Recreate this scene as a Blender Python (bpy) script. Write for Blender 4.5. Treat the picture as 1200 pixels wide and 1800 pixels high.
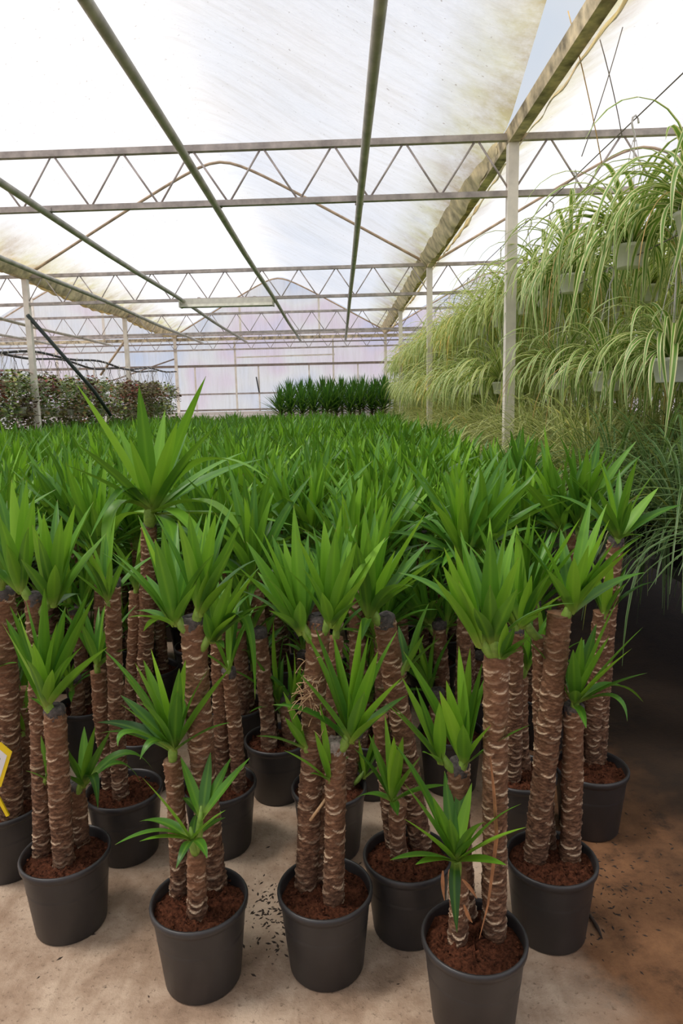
import bpy, math, random
import numpy as np
from mathutils import Matrix, Vector

# ------------------------------------------------------------------ camera, world, sun, exposure
for o in list(bpy.data.objects):
    bpy.data.objects.remove(o)
SC = bpy.context.scene
COL = SC.collection
FPX = 1200.0
PITCH = math.atan(193 / 1200)
ROLL = 0.022
CAMH = 1.6
cF = np.array([0, math.cos(PITCH), -math.sin(PITCH)])
_u = np.array([0, math.sin(PITCH), math.cos(PITCH)])
_x = np.array([1.0, 0, 0])
cU = _u * math.cos(ROLL) + _x * math.sin(ROLL)
cR = _x * math.cos(ROLL) - _u * math.sin(ROLL)
CAM = np.array([0, 0, CAMH])
cd = bpy.data.cameras.new('camera')
cam = bpy.data.objects.new('camera', cd)
COL.objects.link(cam)
cd.sensor_fit = 'HORIZONTAL'
cd.sensor_width = 36
cd.lens = 36
cd.clip_start = 0.05
cd.clip_end = 400
m = Matrix.Identity(4)
for i in range(3):
    m[i][0], m[i][1], m[i][2], m[i][3] = cR[i], cU[i], -cF[i], CAM[i]
cam.matrix_world = m
SC.camera = cam

W = bpy.data.worlds.new('world')
SC.world = W
W.use_nodes = True
wn = W.node_tree.nodes
wl = W.node_tree.links
bg = wn['Background']
tc = wn.new('ShaderNodeTexCoord')
nz = wn.new('ShaderNodeTexNoise')
nz.inputs['Scale'].default_value = 2.2
nz.inputs['Detail'].default_value = 5
rp = wn.new('ShaderNodeValToRGB')
rp.color_ramp.elements[0].position = 0.38
rp.color_ramp.elements[0].color = (0.68, 0.81, 1.0, 1)
rp.color_ramp.elements[1].position = 0.62
rp.color_ramp.elements[1].color = (0.95, 0.97, 1.0, 1)
wl.new(tc.outputs['Generated'], nz.inputs['Vector'])
wl.new(nz.outputs['Fac'], rp.inputs['Fac'])
wl.new(rp.outputs['Color'], bg.inputs['Color'])
bg.inputs['Strength'].default_value = 0.78

sd = bpy.data.lights.new('sun', 'SUN')
sd.energy = 4.3
sd.angle = math.radians(15)
sd.color = (1.0, 0.95, 0.88)
sun = bpy.data.objects.new('sun', sd)
COL.objects.link(sun)
sun.rotation_euler = Vector((0.50, 0.04, -1.0)).to_track_quat('-Z', 'Y').to_euler()

SC.view_settings.view_transform = 'Standard'
SC.view_settings.look = 'None'
SC.view_settings.gamma = 1
SC.view_settings.use_curve_mapping = False
SC.view_settings.exposure = 0.06
cy = SC.cycles
cy.max_bounces = 7
cy.diffuse_bounces = 5
cy.glossy_bounces = 2
cy.transmission_bounces = 5
cy.transparent_max_bounces = 6
cy.sample_clamp_indirect = 8
cy.caustics_reflective = False
cy.caustics_refractive = False
cy.use_denoising = True


def ray(x, y):
    return cF + cR * (x - 600) / FPX - cU * (y - 900) / FPX


def atz(x, y, z):
    d = ray(x, y)
    return CAM + d * (z - CAMH) / d[2]


def aty(x, y, Y):
    d = ray(x, y)
    return CAM + d * Y / d[1]


def pix(P):
    v = np.asarray(P) - CAM
    w = v @ cF
    return 600 + FPX * (v @ cR) / w, 900 - FPX * (v @ cU) / w


# ------------------------------------------------------------------ materials
def new_mat(name):
    mt = bpy.data.materials.new(name)
    mt.use_nodes = True
    nt = mt.node_tree
    return mt, nt.nodes, nt.links, nt.nodes['Principled BSDF']


def ramp(n, stops):
    r = n.new('ShaderNodeValToRGB')
    el = r.color_ramp.elements
    while len(el) < len(stops):
        el.new(0.5)
    for e, (p, c) in zip(el, stops):
        e.position = p
        e.color = (*c, 1) if len(c) == 3 else c
    return r


def noise(n, l, scale, detail=3, vec=None, rough=0.55):
    t = n.new('ShaderNodeTexNoise')
    t.inputs['Scale'].default_value = scale
    t.inputs['Detail'].default_value = detail
    t.inputs['Roughness'].default_value = rough
    if vec is not None:
        l.new(vec, t.inputs['Vector'])
    return t


def mixc(n, l, fac, a, b, blend='MIX'):
    mx = n.new('ShaderNodeMix')
    mx.data_type = 'RGBA'
    mx.blend_type = blend
    for sock, v in ((mx.inputs[0], fac), (mx.inputs[6], a), (mx.inputs[7], b)):
        if hasattr(v, 'links'):
            l.new(v, sock)
        elif isinstance(v, (int, float)):
            sock.default_value = v
        else:
            sock.default_value = (*v, 1)
    return mx.outputs[2]


def math_n(n, l, op, a, b=None, c=None):
    t = n.new('ShaderNodeMath')
    t.operation = op
    for k, v in enumerate((a, b, c)):
        if v is None:
            continue
        if hasattr(v, 'links'):
            l.new(v, t.inputs[k])
        else:
            t.inputs[k].default_value = v
    return t.outputs[0]


def attr(n, name):
    a = n.new('ShaderNodeAttribute')
    a.attribute_name = name
    return a


def simple(name, col, rough=0.5, metal=0.0, var=0.12, scale=20, bump=0.0, spec=0.5):
    mt, n, l, b = new_mat(name)
    g = n.new('ShaderNodeTexCoord')
    t = noise(n, l, scale, 4, g.outputs['Object'])
    r = ramp(n, [(0.3, tuple(c * (1 - var) for c in col)), (0.7, tuple(min(1, c * (1 + var)) for c in col))])
    l.new(t.outputs['Fac'], r.inputs['Fac'])
    l.new(r.outputs['Color'], b.inputs['Base Color'])
    b.inputs['Roughness'].default_value = rough
    b.inputs['Metallic'].default_value = metal
    b.inputs['Specular IOR Level'].default_value = spec
    if bump:
        bp = n.new('ShaderNodeBump')
        bp.inputs['Strength'].default_value = bump
        bp.inputs['Distance'].default_value = 0.01
        l.new(t.outputs['Fac'], bp.inputs['Height'])
        l.new(bp.outputs['Normal'], b.inputs['Normal'])
    return mt


def leaf_mat(name, dark, mid, young, base, rough=0.42, trans=0.24, stripe=0.25):
    mt, n, l, b = new_mat(name)
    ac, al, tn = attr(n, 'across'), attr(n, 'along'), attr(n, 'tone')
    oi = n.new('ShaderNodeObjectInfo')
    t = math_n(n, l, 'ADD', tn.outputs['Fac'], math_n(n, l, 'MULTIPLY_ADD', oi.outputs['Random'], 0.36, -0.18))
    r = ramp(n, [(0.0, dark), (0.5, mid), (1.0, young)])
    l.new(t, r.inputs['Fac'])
    # fine veins along the blade
    wv = n.new('ShaderNodeTexWave')
    wv.inputs['Scale'].default_value = 1.0
    cmb = n.new('ShaderNodeCombineXYZ')
    l.new(math_n(n, l, 'MULTIPLY', ac.outputs['Fac'], 5.0), cmb.inputs[0])
    l.new(cmb.outputs[0], wv.inputs['Vector'])
    c = mixc(n, l, math_n(n, l, 'MULTIPLY', wv.outputs['Fac'], 0.14), r.outputs['Color'], (0.02, 0.05, 0.012))
    ab = math_n(n, l, 'ABSOLUTE', ac.outputs['Fac'])
    st = n.new('ShaderNodeMapRange')
    st.inputs['From Min'].default_value = 0.32
    st.inputs['From Max'].default_value = 0.0
    l.new(ab, st.inputs['Value'])
    c = mixc(n, l, math_n(n, l, 'MULTIPLY', st.outputs['Result'], stripe), c, young)
    bs = n.new('ShaderNodeMapRange')
    bs.inputs['From Min'].default_value = 0.22
    bs.inputs['From Max'].default_value = 0.0
    l.new(al.outputs['Fac'], bs.inputs['Value'])
    c = mixc(n, l, math_n(n, l, 'MULTIPLY', bs.outputs['Result'], 0.8), c, base)
    tp = n.new('ShaderNodeMapRange')
    tp.inputs['From Min'].default_value = 0.965
    tp.inputs['From Max'].default_value = 1.0
    l.new(al.outputs['Fac'], tp.inputs['Value'])
    c = mixc(n, l, math_n(n, l, 'MULTIPLY', tp.outputs['Result'], 0.7), c, (0.22, 0.13, 0.05))
    l.new(c, b.inputs['Base Color'])
    b.inputs['Roughness'].default_value = rough
    b.inputs['Specular IOR Level'].default_value = 0.35
    tr = n.new('ShaderNodeBsdfTranslucent')
    l.new(mixc(n, l, 0.35, c, (0.35, 0.6, 0.03)), tr.inputs['Color'])
    ms = n.new('ShaderNodeMixShader')
    ms.inputs[0].default_value = trans
    l.new(b.outputs[0], ms.inputs[1])
    l.new(tr.outputs[0], ms.inputs[2])
    l.new(ms.outputs[0], n['Material Output'].inputs['Surface'])
    return mt


def spider_mat(name, green, cream, edge):
    mt, n, l, b = new_mat(name)
    ac, al, tn = attr(n, 'across'), attr(n, 'along'), attr(n, 'tone')
    oi = n.new('ShaderNodeObjectInfo')
    ab = math_n(n, l, 'ABSOLUTE', ac.outputs['Fac'])
    r = ramp(n, [(0.0, green), (edge - 0.06, green), (edge + 0.06, cream), (1, cream)])
    l.new(ab, r.inputs['Fac'])
    t = math_n(n, l, 'ADD', tn.outputs['Fac'], math_n(n, l, 'MULTIPLY_ADD', oi.outputs['Random'], 0.4, -0.2))
    tr_ = ramp(n, [(0.0, (0.55, 0.62, 0.5)), (0.5, (1, 1, 1)), (0.93, (1.05, 1.05, 0.8)), (1.0, (1.5, 1.0, 0.55))])
    l.new(t, tr_.inputs['Fac'])
    c = mixc(n, l, 1.0, r.outputs['Color'], tr_.outputs['Color'], 'MULTIPLY')
    l.new(c, b.inputs['Base Color'])
    b.inputs['Roughness'].default_value = 0.45
    tr = n.new('ShaderNodeBsdfTranslucent')
    l.new(mixc(n, l, 0.2, c, (0.5, 0.6, 0.08)), tr.inputs['Color'])
    ms = n.new('ShaderNodeMixShader')
    ms.inputs[0].default_value = 0.3
    l.new(b.outputs[0], ms.inputs[1])
    l.new(tr.outputs[0], ms.inputs[2])
    l.new(ms.outputs[0], n['Material Output'].inputs['Surface'])
    return mt


def bark_mat():
    mt, n, l, b = new_mat('yucca_bark')
    sc, tn = attr(n, 'scar'), attr(n, 'tone')
    g = n.new('ShaderNodeTexCoord')
    mp = n.new('ShaderNodeMapping')
    mp.inputs['Scale'].default_value = (1, 1, 2.2)
    l.new(g.outputs['Object'], mp.inputs['Vector'])
    t = noise(n, l, 55, 5, mp.outputs[0], 0.65)
    r = ramp(n, [(0.30, (0.022, 0.011, 0.007)), (0.50, (0.120, 0.062, 0.036)), (0.74, (0.33, 0.185, 0.108))])
    l.new(t.outputs['Fac'], r.inputs['Fac'])
    c = mixc(n, l, math_n(n, l, 'MULTIPLY', tn.outputs['Fac'], 0.45), r.outputs['Color'], (0.27, 0.132, 0.066))
    t2 = noise(n, l, 160, 2, g.outputs['Object'])
    sm = math_n(n, l, 'MULTIPLY', sc.outputs['Fac'], math_n(n, l, 'MULTIPLY_ADD', t2.outputs['Fac'], 1.3, 0.35))
    sm = math_n(n, l, 'MINIMUM', sm, 1.0)
    c = mixc(n, l, sm, c, (0.80, 0.62, 0.42))
    l.new(c, b.inputs['Base Color'])
    b.inputs['Roughness'].default_value = 0.85
    b.inputs['Specular IOR Level'].default_value = 0.2
    bp = n.new('ShaderNodeBump')
    bp.inputs['Strength'].default_value = 0.7
    bp.inputs['Distance'].default_value = 0.004
    l.new(t.outputs['Fac'], bp.inputs['Height'])
    l.new(bp.outputs['Normal'], b.inputs['Normal'])
    return mt


def film_mat(name, gable=False):
    mt, n, l, b = new_mat(name)
    n.remove(b)
    g = n.new('ShaderNodeTexCoord')
    big = noise(n, l, 0.35 if not gable else 0.42, 2, g.outputs['Object'])
    if gable:
        r = ramp(n, [(0.30, (0.66, 0.76, 0.98)), (0.42, (0.88, 0.88, 0.96)), (0.50, (0.97, 0.93, 0.93)),
                     (0.58, (0.94, 0.80, 0.88)), (0.70, (0.80, 0.76, 0.95))])  # sky blue and pinkish outside tones painted into the film colour
    else:
        r = ramp(n, [(0.3, (0.86, 0.86, 0.90)), (0.5, (0.93, 0.91, 0.92)), (0.7, (0.95, 0.91, 0.90))])
    l.new(big.outputs['Fac'], r.inputs['Fac'])
    c = r.outputs['Color']
    mp = n.new('ShaderNodeMapping')
    mp.inputs['Scale'].default_value = (9, 9, 0.7) if gable else (1.2, 7, 1.2)
    l.new(g.outputs['Object'], mp.inputs['Vector'])
    st = noise(n, l, 1.0, 5, mp.outputs[0], 0.7)
    sr = ramp(n, [(0.45, (0, 0, 0)), (0.85, (1, 1, 1))])
    l.new(st.outputs['Fac'], sr.inputs['Fac'])
    c = mixc(n, l, math_n(n, l, 'MULTIPLY', sr.outputs['Color'], 0.35), c, (0.55, 0.47, 0.36))
    if not gable:
        dg = attr(n, 'gutter')          # 1 at the gutter edge of the sheet, 0 half a metre up
        n2 = noise(n, l, 3.0, 5, g.outputs['Object'], 0.7)
        k = math_n(n, l, 'MULTIPLY', dg.outputs['Fac'], math_n(n, l, 'MULTIPLY_ADD', n2.outputs['Fac'], 2.4, -0.35))
        k = math_n(n, l, 'MINIMUM', math_n(n, l, 'MAXIMUM', k, 0.0), 0.92)
        ng = noise(n, l, 1.3, 2, g.outputs['Object'])
        gr = ramp(n, [(0.35, (0.40, 0.30, 0.16)), (0.6, (0.60, 0.54, 0.26)), (0.75, (0.34, 0.29, 0.15))])
        l.new(ng.outputs['Fac'], gr.inputs['Fac'])
        c = mixc(n, l, k, c, gr.outputs['Color'])
        # small brown specks on the old sheet
        v = noise(n, l, 26, 2, g.outputs['Object'])
        vr = ramp(n, [(0.70, (0, 0, 0)), (0.74, (1, 1, 1))])
        l.new(v.outputs['Fac'], vr.inputs['Fac'])
        c = mixc(n, l, math_n(n, l, 'MULTIPLY', vr.outputs['Color'], 0.5), c, (0.25, 0.17, 0.10))
    tr = n.new('ShaderNodeBsdfTranslucent')
    df = n.new('ShaderNodeBsdfDiffuse')
    tp = n.new('ShaderNodeBsdfTransparent')
    for s in (tr, df, tp):
        l.new(c, s.inputs['Color'])
    bp = n.new('ShaderNodeBump')
    bp.inputs['Strength'].default_value = 0.35
    bp.inputs['Distance'].default_value = 0.15
    l.new(st.outputs['Fac'], bp.inputs['Height'])
    l.new(bp.outputs['Normal'], tr.inputs['Normal'])
    l.new(bp.outputs['Normal'], df.inputs['Normal'])
    m1 = n.new('ShaderNodeMixShader')
    m1.inputs[0].default_value = 0.18
    l.new(tr.outputs[0], m1.inputs[1])
    l.new(df.outputs[0], m1.inputs[2])
    m2 = n.new('ShaderNodeMixShader')
    m2.inputs[0].default_value = 0.25 if gable else 0.47
    l.new(m1.outputs[0], m2.inputs[1])
    l.new(tp.outputs[0], m2.inputs[2])
    l.new(m2.outputs[0], n['Material Output'].inputs['Surface'])
    return mt


def floor_mat():
    mt, n, l, b = new_mat('concrete_floor')
    g = n.new('ShaderNodeTexCoord')
    o = g.outputs['Object']
    t = noise(n, l, 2.6, 6, o, 0.65)
    r = ramp(n, [(0.30, (0.17, 0.11, 0.07)), (0.44, (0.36, 0.25, 0.17)), (0.56, (0.53, 0.40, 0.29)), (0.75, (0.62, 0.49, 0.37))])
    l.new(t.outputs['Fac'], r.inputs['Fac'])
    c = r.outputs['Color']
    f = noise(n, l, 60, 4, o, 0.7)
    fr = ramp(n, [(0.58, (0, 0, 0)), (0.68, (1, 1, 1))])
    l.new(f.outputs['Fac'], fr.inputs['Fac'])
    c = mixc(n, l, math_n(n, l, 'MULTIPLY', fr.outputs['Color'], 0.55), c, (0.06, 0.035, 0.02))
    # scrape marks
    mp = n.new('ShaderNodeMapping')
    mp.inputs['Rotation'].default_value = (0, 0, 0.5)
    mp.inputs['Scale'].default_value = (14, 1.8, 1)
    l.new(o, mp.inputs['Vector'])
    s = noise(n, l, 1.0, 4, mp.outputs[0], 0.6)
    s_r = ramp(n, [(0.55, (0, 0, 0)), (0.75, (1, 1, 1))])
    l.new(s.outputs['Fac'], s_r.inputs['Fac'])
    c = mixc(n, l, math_n(n, l, 'MULTIPLY', s_r.outputs['Color'], 0.4), c, (0.24, 0.15, 0.09))
    # damp soil-stained ground along the walkway side, painted bench shade beyond it
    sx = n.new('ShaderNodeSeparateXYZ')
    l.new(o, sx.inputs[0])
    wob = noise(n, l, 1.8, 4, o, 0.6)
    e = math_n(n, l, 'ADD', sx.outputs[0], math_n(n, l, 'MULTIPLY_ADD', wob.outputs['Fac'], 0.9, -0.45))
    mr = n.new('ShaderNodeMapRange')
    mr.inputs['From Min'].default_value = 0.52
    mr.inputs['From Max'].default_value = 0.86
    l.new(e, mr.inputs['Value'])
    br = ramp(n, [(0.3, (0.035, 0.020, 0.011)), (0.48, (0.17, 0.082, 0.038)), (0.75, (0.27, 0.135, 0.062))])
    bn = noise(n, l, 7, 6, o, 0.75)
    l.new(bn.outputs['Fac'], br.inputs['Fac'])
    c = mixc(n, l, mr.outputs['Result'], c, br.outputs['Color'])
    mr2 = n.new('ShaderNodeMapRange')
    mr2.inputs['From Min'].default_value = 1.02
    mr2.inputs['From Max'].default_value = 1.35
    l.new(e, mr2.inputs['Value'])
    c = mixc(n, l, math_n(n, l, 'MULTIPLY', mr2.outputs['Result'], 0.9), c, (0.022, 0.016, 0.011))  # near-black mix paints the shade under the bench into the floor
    l.new(c, b.inputs['Base Color'])
    b.inputs['Roughness'].default_value = 0.8
    b.inputs['Specular IOR Level'].default_value = 0.25
    bp = n.new('ShaderNodeBump')
    bp.inputs['Strength'].default_value = 0.4
    bp.inputs['Distance'].default_value = 0.01
    l.new(f.outputs['Fac'], bp.inputs['Height'])
    l.new(bp.outputs['Normal'], b.inputs['Normal'])
    return mt


M = dict(
    leaf=leaf_mat('yucca_leaf', (0.020, 0.085, 0.014), (0.085, 0.25, 0.022), (0.31, 0.60, 0.040), (0.40, 0.52, 0.10)),
    dleaf=leaf_mat('dark_spiky_leaf', (0.012, 0.055, 0.016), (0.026, 0.115, 0.022), (0.07, 0.22, 0.03), (0.10, 0.18, 0.05)),
    core=simple('shoot_base', (0.20, 0.33, 0.05), 0.5, var=0.25, scale=60),
    bark=bark_mat(),
    cut=simple('cut_stem_end', (0.075, 0.062, 0.055), 0.8, var=0.6, scale=70, bump=0.6),
    cutpale=simple('pale_cut_stem_end', (0.30, 0.25, 0.21), 0.8, var=0.5, scale=70, bump=0.6),
    pot=simple('black_pot_plastic', (0.030, 0.028, 0.028), 0.42, var=0.18, scale=9),
    soil=simple('brown_peat', (0.075, 0.026, 0.013), 0.95, var=0.75, scale=95, bump=1.0, spec=0.1),
    dry=simple('dry_leaf', (0.30, 0.135, 0.055), 0.8, var=0.35, scale=30),
    fibre=simple('dry_root_fibre', (0.52, 0.34, 0.18), 0.85, var=0.3, scale=60),
    spider=spider_mat('variegated_leaf', (0.16, 0.32, 0.05), (0.80, 0.80, 0.42), 0.56),
    spider2=spider_mat('variegated_leaf_light', (0.25, 0.39, 0.07), (0.74, 0.74, 0.34), 0.50),
    grass=spider_mat('narrow_green_leaf', (0.07, 0.16, 0.05), (0.26, 0.36, 0.16), 0.66),
    white=simple('white_pot_plastic', (0.86, 0.85, 0.81), 0.4, var=0.06, scale=12),
    hook=simple('white_plastic_hanger', (0.66, 0.64, 0.60), 0.45, var=0.08),
    runner=simple('straw_runner', (0.55, 0.36, 0.13), 0.7, var=0.25, scale=25),
    film=film_mat('roof_film'),
    gable=film_mat('wall_film', True),
    paint=simple('cream_painted_steel', (0.80, 0.74, 0.65), 0.55, var=0.16, scale=6),
    chord=simple('weathered_galvanised_steel', (0.42, 0.37, 0.34), 0.55, 0.15, var=0.35, scale=9),
    web=simple('web_bar_steel', (0.42, 0.37, 0.35), 0.55, 0.1, var=0.25, scale=9),
    rust=simple('brown_arch_tube', (0.42, 0.31, 0.21), 0.65, var=0.35, scale=7),
    pipe=simple('grey_heating_pipe', (0.43, 0.41, 0.36), 0.5, 0.1, var=0.28, scale=8),
    gutter=simple('mouldy_gutter', (0.52, 0.44, 0.30), 0.85, var=0.7, scale=8, bump=0.4),
    flap=simple('mouldy_film_edge', (0.66, 0.56, 0.36), 0.85, var=0.5, scale=6, bump=0.3),
    rail=simple('brown_wall_rail', (0.25, 0.20, 0.17), 0.6, var=0.3, scale=7),
    ledge=simple('white_ledge_board', (0.78, 0.74, 0.72), 0.6, var=0.07, scale=4),
    black=simple('black_rubber', (0.02, 0.022, 0.026), 0.5, var=0.2),
    brace=simple('dark_green_brace', (0.035, 0.05, 0.045), 0.5, var=0.2),
    wire=simple('thin_wire', (0.17, 0.15, 0.13), 0.6, var=0.2),
    lamp=simple('lamp_housing', (0.74, 0.71, 0.62), 0.45, var=0.12, scale=14),
    lampd=simple('lamp_trough', (0.50, 0.50, 0.40), 0.4, var=0.2, scale=14),
    tube=simple('unlit_tube', (0.70, 0.70, 0.66), 0.25, var=0.04),
    yellow=simple('yellow_plastic', (0.85, 0.62, 0.01), 0.35, var=0.05),
    paper=simple('white_label', (0.78, 0.78, 0.80), 0.5, var=0.03),
    ink=simple('label_print', (0.22, 0.34, 0.24), 0.6, var=0.1),
    bench=simple('dark_bench', (0.03, 0.028, 0.025), 0.8, var=0.3),
    litter=simple('dark_litter', (0.035, 0.022, 0.014), 0.9, var=0.5, scale=40),
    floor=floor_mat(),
    ground=simple('outside_ground', (0.52, 0.50, 0.45), 0.95, var=0.4, scale=0.5),  # unseen ground, kept pale to bounce light onto the gable film
)


def foliage_mat(name, stops):
    mt, n, l, b = new_mat(name)
    tn = attr(n, 'tone')
    oi = n.new('ShaderNodeObjectInfo')
    t = math_n(n, l, 'ADD', tn.outputs['Fac'], math_n(n, l, 'MULTIPLY_ADD', oi.outputs['Random'], 0.3, -0.15))
    r = ramp(n, stops)
    l.new(t, r.inputs['Fac'])
    l.new(r.outputs['Color'], b.inputs['Base Color'])
    b.inputs['Roughness'].default_value = 0.4
    return mt


M['spider3'] = spider_mat('pale_grassy_leaf', (0.27, 0.36, 0.09), (0.74, 0.72, 0.36), 0.5)
M['beg_red'] = foliage_mat('burgundy_leaves', [(0.0, (0.06, 0.018, 0.018)), (0.4, (0.20, 0.035, 0.035)), (0.7, (0.15, 0.15, 0.05)), (1.0, (0.42, 0.08, 0.06))])
M['beg_green'] = foliage_mat('olive_leaves', [(0.0, (0.06, 0.10, 0.03)), (0.45, (0.17, 0.28, 0.06)), (0.8, (0.34, 0.42, 0.10)), (1.0, (0.28, 0.10, 0.06))])
M['beg_mix'] = foliage_mat('mixed_leaves', [(0.0, (0.09, 0.04, 0.03)), (0.4, (0.18, 0.16, 0.055)), (0.7, (0.24, 0.32, 0.08)), (1.0, (0.36, 0.12, 0.08))])


# ------------------------------------------------------------------ mesh helpers
class MB:
    def __init__(s):
        s.v, s.f, s.at = [], [], {}
        s.n = 0

    def add(s, v, f, **at):
        v = np.asarray(v, float)
        s.v.append(v)
        s.f += [tuple(i + s.n for i in q) for q in f]
        for k, a in at.items():
            s.at.setdefault(k, []).append(np.broadcast_to(np.asarray(a, float), (len(v),)))
        s.n += len(v)
        return s

    def mesh(s, name, mat, smooth=True):
        me = bpy.data.meshes.new(name)
        V = np.concatenate(s.v)
        me.from_pydata(V.tolist(), [], s.f)
        for k, a in s.at.items():
            at = me.attributes.new(k, 'FLOAT', 'POINT')
            at.data.foreach_set('value', np.concatenate(a).astype(np.float32))
        me.polygons.foreach_set('use_smooth', [smooth] * len(me.polygons))
        me.materials.append(M[mat])
        return me


def obj(name, me, parent=None, mat=None):
    o = bpy.data.objects.new(name, me)
    COL.objects.link(o)
    if parent is not None:
        o.parent = parent
    if mat is not None:
        o.matrix_basis = mat
    return o


def tag(o, label, cat, group=None, kind=None):
    o['label'] = label
    o['category'] = cat
    if group:
        o['group'] = group
    if kind:
        o['kind'] = kind
    return o


def empty(name, loc=(0, 0, 0), rz=0.0):
    o = bpy.data.objects.new(name, None)
    o.empty_display_size = 0.1
    COL.objects.link(o)
    o.location = loc
    o.rotation_euler = (0, 0, rz)
    return o


def box(a, b):
    (x0, y0, z0), (x1, y1, z1) = a, b
    v = [(x0, y0, z0), (x1, y0, z0), (x1, y1, z0), (x0, y1, z0), (x0, y0, z1), (x1, y0, z1), (x1, y1, z1), (x0, y1, z1)]
    f = [(0, 3, 2, 1), (4, 5, 6, 7), (0, 1, 5, 4), (1, 2, 6, 5), (2, 3, 7, 6), (3, 0, 4, 7)]
    return v, f


def nrm(v):
    v = np.asarray(v, float)
    return v / max(1e-9, np.linalg.norm(v))


def tube(pts, r, seg=8, caps=True):
    pts = np.asarray(pts, float)
    n = len(pts)
    rr = np.broadcast_to(np.asarray(r, float), (n,))
    T = np.gradient(pts, axis=0)
    ref = np.array([0, 0, 1.0]) if abs(nrm(pts[-1] - pts[0])[2]) < 0.9 else np.array([1.0, 0, 0])
    V, Fc = [], []
    for i in range(n):
        t = nrm(T[i])
        a = nrm(np.cross(t, ref))
        b = np.cross(t, a)
        for k in range(seg):
            an = 2 * math.pi * (k + 0.5) / seg
            V.append(pts[i] + rr[i] * (a * math.cos(an) + b * math.sin(an)))
    for i in range(n - 1):
        for k in range(seg):
            k2 = (k + 1) % seg
            Fc.append((i * seg + k, i * seg + k2, (i + 1) * seg + k2, (i + 1) * seg + k))
    if caps:
        Fc.append(tuple(range(seg))[::-1])
        Fc.append(tuple((n - 1) * seg + k for k in range(seg)))
    return V, Fc


def lathe(prof, seg=32, closed=False):
    V, Fc = [], []
    for r, z in prof:
        for k in range(seg):
            a = 2 * math.pi * k / seg
            V.append((r * math.cos(a), r * math.sin(a), z))
    for i in range(len(prof) - 1):
        for k in range(seg):
            k2 = (k + 1) % seg
            Fc.append((i * seg + k, i * seg + k2, (i + 1) * seg + k2, (i + 1) * seg + k))
    if closed:
        Fc.append(tuple(range(seg))[::-1])
    return V, Fc


def bar(a, b, w, h=None):
    """square section bar from a to b"""
    h = h or w
    a, b = np.asarray(a, float), np.asarray(b, float)
    t = nrm(b - a)
    ref = np.array([0, 0, 1.0]) if abs(t[2]) < 0.9 else np.array([0, 1.0, 0])
    s = nrm(np.cross(t, ref))
    u = np.cross(s, t)
    V = []
    for p in (a, b):
        for i, j in ((-1, -1), (1, -1), (1, 1), (-1, 1)):
            V.append(p + s * i * w / 2 + u * j * h / 2)
    return V, [(0, 1, 2, 3)[::-1], (4, 5, 6, 7), (0, 1, 5, 4), (1, 2, 6, 5), (2, 3, 7, 6), (3, 0, 4, 7)]


def bez(p0, p1, p2, n):
    t = np.linspace(0, 1, n)[:, None]
    return (1 - t) ** 2 * np.asarray(p0) + 2 * t * (1 - t) * np.asarray(p1) + t ** 2 * np.asarray(p2)


def blade(path, wid, fold=0.5, roll=0.0, d=None, tip0=0.55, basew=0.45):
    """leaf blade with a V fold along a path; returns verts, faces, across, along"""
    P = np.asarray(path, float)
    n = len(P)
    T = np.gradient(P, axis=0)
    T /= np.linalg.norm(T, axis=1)[:, None] + 1e-9
    if d is None:
        h = P[-1] - P[0]
        d = np.array([h[0], h[1], 0.0])
        if np.linalg.norm(d) < 0.02:
            d = np.array([0, -1.0, 0])
    d = nrm(d)
    s = np.cross([0, 0, 1.0], d)
    t = np.linspace(0, 1, n)
    # blade outline: narrow base, widest near 40 %, long pointed tip
    w = np.where(t < 0.4, basew + (1 - basew) * np.sin(t / 0.4 * math.pi / 2), np.clip(1 - ((t - 0.4) / 0.6) ** (1.35 + tip0 * 0.5), 0, 1) ** (1.1 - tip0 * 0.3))
    w = np.maximum(w * wid / 2, 0.0006)
    V = np.zeros((n, 3, 3))
    for i in range(n):
        si = s - T[i] * (s @ T[i])
        si = nrm(si)
        if roll:
            ni = np.cross(T[i], si)
            si = si * math.cos(roll) + ni * math.sin(roll)
        ni = np.cross(T[i], si)
        fo = fold * (1 - 0.5 * t[i])
        e = w[i] * (si * math.cos(fo)), w[i] * ni * math.sin(fo)
        V[i, 0] = P[i] - e[0] + e[1]
        V[i, 1] = P[i]
        V[i, 2] = P[i] + e[0] + e[1]
    Fc = []
    for i in range(n - 1):
        a = i * 3
        Fc += [(a, a + 1, a + 4, a + 3), (a + 1, a + 2, a + 5, a + 4)]
    ac = np.tile([-1.0, 0.0, 1.0], n)
    al = np.repeat(t, 3)
    return V.reshape(-1, 3), Fc, ac, al


# ------------------------------------------------------------------ the greenhouse
XG = [-11.35, -4.95, 1.45, 7.85]
ZG = 1.6 + 2.10
RISE = 1.62
YT = [0.92, 6.04, 11.2, 16.3]
YW = 21.45
SKEW = -0.038        # the trusses stand slightly askew to the pipes
Y0 = -4.5

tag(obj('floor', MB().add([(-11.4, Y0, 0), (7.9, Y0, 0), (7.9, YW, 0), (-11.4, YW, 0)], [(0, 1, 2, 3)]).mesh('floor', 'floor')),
    'beige concrete greenhouse floor with dark stains, damp soil and painted bench shade', 'floor', kind='structure')
tag(obj('ground', MB().add([(-120, -90, -0.06), (120, -90, -0.06), (120, 160, -0.06), (-120, 160, -0.06)], [(0, 1, 2, 3)]).mesh('ground', 'ground')),
    'unseen ground around the greenhouse, made pale to bounce light', 'ground', kind='structure')


def roofz(u):
    return RISE * (1 - (math.sqrt(u * u + 0.012) - math.sqrt(0.012)) / (math.sqrt(1.012) - math.sqrt(0.012)))


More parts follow.
